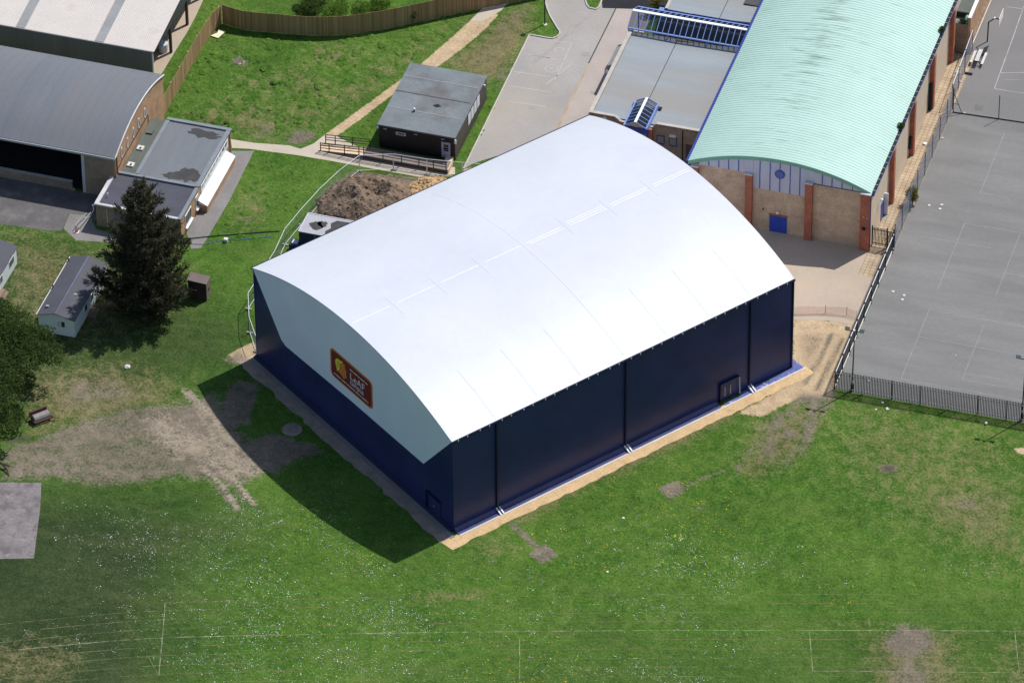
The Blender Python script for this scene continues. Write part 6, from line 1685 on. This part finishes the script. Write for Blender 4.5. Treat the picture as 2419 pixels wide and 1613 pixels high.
def mound(name, label, cat, c, rx_, ry_, h, mat, seed, pits=(), ang=0.0):
    from mathutils import noise as mnoise
    n = 56
    b = MB(); pts = []
    for i in range(n + 1):
        for j in range(n + 1):
            u_ = -1.15 + 2.3 * i / n; v_ = -1.15 + 2.3 * j / n
            x = c[0] + u_ * rx_; y = c[1] + v_ * ry_
            nz = mnoise.fractal(Vector((x * .35 + seed, y * .35, seed)), 1.0, 2.1, 5)
            nl = mnoise.fractal(Vector((x * .9 + seed, y * .9, 3.3)), 0.7, 2.1, 4)
            d = math.hypot(u_, v_) + 0.16 * nz
            f = max(0.0, 1 - d * d)
            z = h * (f ** 0.8) * (1 + 0.55 * nz) + 0.20 * nl * min(1, f * 3) - 0.12
            for (px_, py_, pr, pd) in pits:
                z -= pd * math.exp(-((x - px_) ** 2 + (y - py_) ** 2) / pr ** 2)
            pts.append((x, y, max(z, -0.2)))
    m_ = n + 1
    b.add(pts, [(i * m_ + j, (i + 1) * m_ + j, (i + 1) * m_ + j + 1, i * m_ + j + 1) for i in range(n) for j in range(n)])
    rs = random.Random(seed)
    for _ in range(260):
        a = rs.uniform(0, 6.283); q = math.sqrt(rs.random()) * 1.0
        i_ = int((math.cos(a) * q + 1.15) / 2.3 * n); j_ = int((math.sin(a) * q + 1.15) / 2.3 * n)
        p = pts[i_ * m_ + j_]
        if p[2] > -0.05: 
            random.seed(rs.random()); b.ball((p[0], p[1], p[2]), rs.uniform(.05, .19), 6, 4, 0.7, 0.3)
    o = b.build(name, mat)
    return settag(o, label, cat)
mound("spoil_heap", "large heap of dug brown soil behind the sports hall", "soil heap", (-50.6, 14.2), 5.1, 5.0, 2.7, mt_soil, 3, [(-50.1, 14.6, 1.1, 0.9), (-52.6, 12.2, .8, .4)])
mound("sand_heap", "small heap of yellow sand beside the soil heap", "sand heap", (-45.6, 18.6), 2.6, 2.4, 0.9, mt_sandheap, 8)
random.seed(77)

# classroom ramp
rp = thing("access_ramp", "timber access ramp with dark handrails along the mobile classroom's front", "ramp", (-52, 22, 0))
MB().extr([(-58.3, 21.55, 0.02), (-53.7, 21.55, 0.42), (-53.7, 21.55, 0.48), (-58.3, 21.55, 0.10)], (0, 1.3, 0)).build("ramp_deck", mt_wood_new, rp)
MB().box(-53.7, -45.0, 21.55, 22.95, 0.40, 0.48).build("landing", M("shaded_deck", (0.24, 0.20, 0.18), 0.9, 0.15), rp)  # boards darker than the ramp: shade put into their colour
MB().box(-53.7, -45.0, 21.55, 21.60, 0.0, 0.40).build("skirt", mt_wood_dark, rp)
MB().box(-45.75, -45.0, 22.95, 23.78, 0.0, 0.48).build("door_step", mt_wood_new, rp)
MB().extr([(-45.0, 21.6, 0.0), (-44.88, 21.6, 0.0), (-44.88, 21.6, 0.5), (-45.0, 21.6, 0.5)], (0, 1.5, 0)).build("end_board", mt_wood_new, rp)
def rz(x): return 0.06 + max(0, min(0.42, (x + 58.3) / 4.6 * 0.42))
for x in (-58.1, -57.2, -55.6, -54.1, -53.6, -51.6, -49.7, -47.9, -46.4, -45.1):
    MB().bar((x, 21.58, 0), (x, 21.58, rz(x) + 0.98), 0.08).build("rail_post", mt_wood_dark, rp)
for x in (-58.0, -57.0, -55.2, -53.4):
    MB().bar((x, 22.9, 0), (x, 22.9, rz(x) + 0.98), 0.08).build("rail_post", mt_wood_dark, rp)
for dz in (0.35, 0.65, 0.95):
    b = MB()
    for xa, xb in ((-58.1, -53.7), (-53.7, -45.1)):
        b.bar((xa, 21.53, rz(xa) + dz), (xb, 21.53, rz(xb) + dz), 0.05, 0.07)
    b.build("handrail", mt_wood_dark, rp)
    MB().bar((-58.0, 22.95, rz(-58) + dz), (-53.4, 22.95, rz(-53.4) + dz), 0.05, 0.07).build("handrail", mt_wood_dark, rp)

# floodlights on the court
def floodpole(x, y, h, label):
    t = thing("floodlight_pole", label, "floodlight", (x, y, 0), 0, "floodlights on the court")
    MB().tube([(x, y, 0), (x, y, 2.0), (x + .05, y, h)], [0.085, 0.07, 0.045], 8).build("pole", mt_lamp_black, t)
    MB().box(x - .14, x + .12, y - .13, y + .1, 0.15, 0.75).build("control_box", mt_lamp_black, t)
    MB().box(x - .10, x + .10, y - .17, y - .10, 1.05, 1.3).build("tag", mt_white, t)
    MB().bar((x - .75, y + .05, h - .05), (x + .75, y + .05, h - .05), 0.07).build("cross_arm", mt_lamp_black, t)
    for sx in (-0.68, 0.72):
        b = MB()
        c = Vector((x + sx, y + .15, h + 0.02))
        b.extr([(c.x - .20, c.y - .16, c.z - .10), (c.x + .20, c.y - .16, c.z - .10), (c.x + .24, c.y + .14, c.z + .06), (c.x - .24, c.y + .14, c.z + .06)], (0, -0.05, 0.10))
        l_ = b.build("lamp_head", M("lamp_grey", (0.085, 0.115, 0.135), 0.45, 0.1), t)
        MB().bar((x + sx * .9, y + .05, h - .05), (c.x, c.y, c.z), 0.06).build("bracket", mt_lamp_black, l_)
    MB().box(x - .09, x + .09, y - .09, y + .09, h, h + .14).build("photocell", mt_white, t)
floodpole(1.63, 0.35, 7.2, "black twin lamp floodlight pole near the court corner by the sand")
floodpole(17.95, 0.62, 7.35, "black twin lamp floodlight pole behind the palisade at the right edge")
lpz = (-43.01, 48.17)
lp = thing("lamp_post", "thin dark lamp post on the grass verge beside the car park", "lamp post", (lpz[0], lpz[1], 0))
MB().tube([(lpz[0], lpz[1], 0), (lpz[0], lpz[1], 4.3)], [0.07, 0.05], 7).build("pole", mt_lamp_black, lp)
MB().ball((lpz[0], lpz[1], 4.45), 0.27, 10, 7, 0.8).build("lamp_globe", mt_lamp_black, lp)
MB().disc((lpz[0] + .05, lpz[1] - .05, 0.0), 0.22, 12, h=0.05).build("base", mt_conc_pale, lp)
# basketball goal
bg_ = thing("basketball_goal", "dark steel basketball goal with white backboard beside the brick store wall", "basketball goal", (0.63, 57.95, 0))
MB().tube([(0.63, 57.95, 0), (0.66, 57.95, 2.4), (1.28, 57.95, 3.02), (1.9, 57.95, 3.02)], 0.07, 7).build("post", mt_lamp_black, bg_)
MB().box(1.90, 1.94, 57.05, 58.85, 2.75, 3.75).build("backboard", mt_white, bg_)
MB().tube([(2.17 + .23 * math.cos(a), 57.95 + .23 * math.sin(a), 3.02) for a in np.linspace(0, 6.2832, 17)], 0.015, 5).build("hoop", M("hoop_red", (0.55, 0.22, 0.2), 0.5), bg_)
MB().box(1.2, 1.36, 57.85, 58.05, 3.0, 3.12).build("collar", mt_white, bg_)
# picnic bench
pb_ = thing("picnic_bench", "white slatted picnic bench beside the mesh fence", "bench", (0.55, 54.5, 0))
for x in (0.42, 0.56, 0.70):
    MB().box(x - .06, x + .06, 53.5, 55.5, 0.70, 0.74).build("top_slat", mt_offwhite, pb_)
for x in (0.0, 1.12):
    MB().box(x - .12, x + .12, 53.5, 55.5, 0.42, 0.46).build("seat", mt_offwhite, pb_)
for y in (53.8, 55.2):
    MB().bar((-0.05, y, 0.40), (1.17, y, 0.40), 0.06).bar((0.15, y, 0), (0.5, y, 0.7), 0.06).bar((0.97, y, 0), (0.62, y, 0.7), 0.06).build("leg_frame", mt_lamp_black, pb_)
bx = [(-0.26, 52.07), (0.52, 52.3)]
settag(MB().box(bx[0][0], bx[1][0], bx[0][1] - .12, bx[0][1] + .12, 0.012, 0.14).build("rubber_kerb", mt_black), "black rubber block lying on the court near the picnic bench", "rubber block")
# pitch roller
q0, q1 = (-70.69, -26.09), (-69.47, -24.69)
ra = math.atan2(q1[1] - q0[1], q1[0] - q0[0])
ro = thing("field_roller", "rusty framed grey field roller standing by the broadleaf tree", "field roller", ((q0[0] + q1[0]) / 2, (q0[1] + q1[1]) / 2, 0), ra)
MB().tube([(-0.80, 0, 0.42), (0.80, 0, 0.42)], 0.42, 20).build("drum", mt_roller, ro)
MB().box(-0.92, 0.92, -0.62, -0.50, 0.28, 0.42).box(-0.92, 0.92, 0.50, 0.62, 0.62, 0.84).box(-0.95, -0.84, -0.6, 0.6, 0.36, 0.5).box(0.84, 0.95, -0.6, 0.6, 0.36, 0.5).build("frame", mt_rustmetal, ro)
MB().box(-0.9, 0.9, 0.46, 0.6, 0.4, 0.95).build("weight_box", mt_rustmetal, ro)
MB().bar((0.9, -0.56, 0.35), (1.25, -0.8, 0.3), 0.07).build("drawbar", mt_rustmetal, ro)
# loose things on the ground
def rock(name, label, cat, c, r_, mat, sz=0.6, seed=1, group=None):
    random.seed(seed)
    o = MB().ball((c[0], c[1], r_ * sz * .6), r_, 9, 6, sz, 0.18).build(name, mat)
    return settag(o, label, cat, group)
rock("stone", "single white stone in the grass west of the sports hall", "stone", (-64.95, -15.75), 0.30, mt_offwhite, 0.55, 3)
c = (-47.06, -20.07)
settag(MB().disc((c[0], c[1], 0.0), 0.95, 26, h=0.05).build("concrete_disc", M("dirty_concrete", (0.24, 0.20, 0.175), 0.9, 0.3, 1, 5, 0.3)), "round concrete slab in the sports hall's shadow", "concrete slab")  # dark, dirty concrete
c = (-74.24, 37.13)
settag(MB().extr([(c[0] - .55, c[1] - .55, 0.08), (c[0] + .3, c[1] - .7, 0.06), (c[0] + .65, c[1] + .5, 0.1), (c[0] - .1, c[1] + .65, 0.12), (c[0] - .05, c[1] + .1, 0.1)], (0, 0, 0.05)).build("plywood_board", M("plywood", (0.80, 0.70, 0.52), 0.8, 0.05)), "pale plywood board lying in the grass beside the timber fence", "board")
c = (-70.46, 33.21)
settag(MB().box(c[0] - .4, c[0] + .4, c[1] - .3, c[1] + .3, 0.0, 0.09).build("paving_slab", M("pink_slab", (0.44, 0.33, 0.27), 0.9, 0.1)), "pinkish paving slab lying alone in the rough grass", "slab")
c = (-78.59, 32.98)
tub = thing("plastic_tub", "white plastic tub with pale blue lid behind the shed's corner", "tub", (c[0], c[1], 0))
MB().tube([(c[0], c[1], 0), (c[0], c[1], 0.9)], 0.5, 14).build("body", mt_white, tub)
MB().disc((c[0], c[1], 0.9), 0.46, 14, h=0.05).build("lid", M("tub_lid", (0.5, 0.65, 0.75), 0.5), tub)
# cables and junction box on the grass
ln = [(-66.52, 4.29), (-65.54, 4.72), (-63.91, 5.55), (-62.4, 6.2), (-60.14, 7.22), (-57.86, 8.18)]
ps = thing("cable_run", "black pipe with thin blue hose running across the grass past the conifer", "pipe", (ln[0][0], ln[0][1], 0))
MB().tube([(x, y, 0.06) for x, y in ln], 0.055, 6).build("pipe", mt_hose, ps)
ln2 = [(-65.49, 3.83), (-64.28, 4.12), (-63.23, 4.84), (-62.5, 5.48), (-61.35, 5.68), (-59.88, 6.46), (-58.37, 7.12)]
MB().tube([(x, y, 0.05) for x, y in ln2], 0.03, 5).build("hose", mt_hoseblue, ps)
c = (-62.31, 5.19)
settag(MB().box(c[0] - .17, c[0] + .17, c[1] - .16, c[1] + .16, 0.0, 0.34).box(c[0] - .2, c[0] + .2, c[1] - .19, c[1] + .19, 0.34, 0.38).build("junction_box", mt_offwhite), "small white junction box sitting on the pipe in the grass", "junction box")
# cone and rails outside the annexe
c = (-76.75, 2.52)
cn = thing("traffic_cone", "orange and white traffic cone on the paving outside the brick annexe", "traffic cone", (c[0], c[1], 0))
MB().box(c[0] - .24, c[0] + .24, c[1] - .24, c[1] + .24, 0.01, 0.06).build("base", mt_white, cn)
MB().tube([(c[0], c[1], .06), (c[0], c[1], .34)], [0.18, 0.12], 12).tube([(c[0], c[1], .5), (c[0], c[1], .72)], [0.085, 0.03], 12).build("cone", mt_orange, cn)
MB().tube([(c[0], c[1], .34), (c[0], c[1], .5)], [0.12, 0.085], 12).build("sleeve", mt_white, cn)
hr = thing("ramp_handrail", "pair of grey tubular rails by the annexe's shaded front corner", "handrail", (-76, 3, 0))
for ln in ([(-76.58, 4.91), (-76.83, 4.13), (-76.94, 2.77)], [(-76.24, 5.15), (-76.4, 3.91), (-76.61, 2.59)]):
    MB().tube([(ln[0][0], ln[0][1], 0)] + [(x, y, 0.55) for x, y in ln] + [(ln[-1][0], ln[-1][1], 0)], 0.04, 6).build("rail", mt_galv, hr)
c = (-76.36, 6.28)
settag(MB().tube([(c[0], c[1], 0), (c[0], c[1], 0.5)], 0.06, 8).ball((c[0], c[1], 0.58), 0.15, 10, 6).build("bollard_light", mt_white), "short white topped post beside the annexe's front corner", "post")
# balls, markers and litter
c = (14.86, -0.87)
settag(MB().ball((c[0], c[1], 0.14), 0.14, 14, 10).build("football", mt_white), "white football on the grass below the palisade fence", "football")
markers = [((1.61, 30.08), 'white marker disc nearer the fence shrub, left of a pair on the court'), ((2.77, 30.51), 'white marker disc on the court, upper of the pair right of another disc'), ((2.76, 29.82), 'white marker disc on the court, lower of the pair right of another disc'), ((1.6, 15.98), 'white marker disc on the court, leftmost of the three nearer the palisade'), ((2.76, 15.71), 'white marker disc on the court, upper right of the three nearer the palisade'), ((2.76, 15.03), 'white marker disc on the court, lowest of the three nearer the palisade')]
first = None
for i, (q, lb) in enumerate(markers):
    if first is None:
        o = MB().disc((0, 0, 0.012), 0.14, 16, h=0.04).build("marker_disc", mt_offwhite); first = o
    else:
        o = first.copy(); COL.objects.link(o)
    o.location = (q[0], q[1], 0)
    settag(o, lb, "marker disc", "white discs on the court")
litter = [((-1.23, 39.59), 0.01, 0.24, 'white bag on the buff paving beside the green hall'), ((-0.88, 51.89), 0.012, 0.3, 'large white bag on the paving end near the black rubber block'), ((0.23, 40.99), 0.012, 0.12, 'white scrap on the court beside the chain link fence'), ((5.47, -1.38), 0.03, 0.17, 'larger white scrap in the grass below the palisade, right of a smaller one'), ((4.48, -1.74), 0.03, 0.1, 'small white scrap in the grass below the palisade near the court corner'), ((4.84, -0.59), 0.03, 0.13, 'white scrap caught at the foot of the palisade fence'), ((9.71, 8.19), 0.012, 0.08, 'tiny white scrap in the middle of the hard court'), ((2.76, 2.2), 0.012, 0.12, 'white scrap just inside the palisade on the court'), ((-62.36, 35.83), 0.06, 0.12, 'white scrap in the rough grass left of the gravel path'), ((-13.84, -23.5), 0.03, 0.13, 'white scrap alone on the field grass beyond the gravel strip'), ((-13.1, -31.13), 0.03, 0.12, 'white scrap on the field below the dug square'), ((-63.22, 24.94), 0.05, 0.1, 'white scrap in the rough grass left of the classroom ramp'), ((-0.38, 50.63), 0.012, 0.16, 'white scrap on the court beside the mesh fence'), ((1.32, 45.68), 0.012, 0.09, 'white scrap at the foot of the cross fence')]
for i, (q, z, r_, lb) in enumerate(litter):
    random.seed(100 + i)
    o = MB().ball((0, 0, 0), r_, 7, 4, 0.45, 0.35).build("litter", mt_white)
    o.location = (q[0], q[1], z + r_ * .3)
    settag(o, lb, "litter", "scraps of white litter")
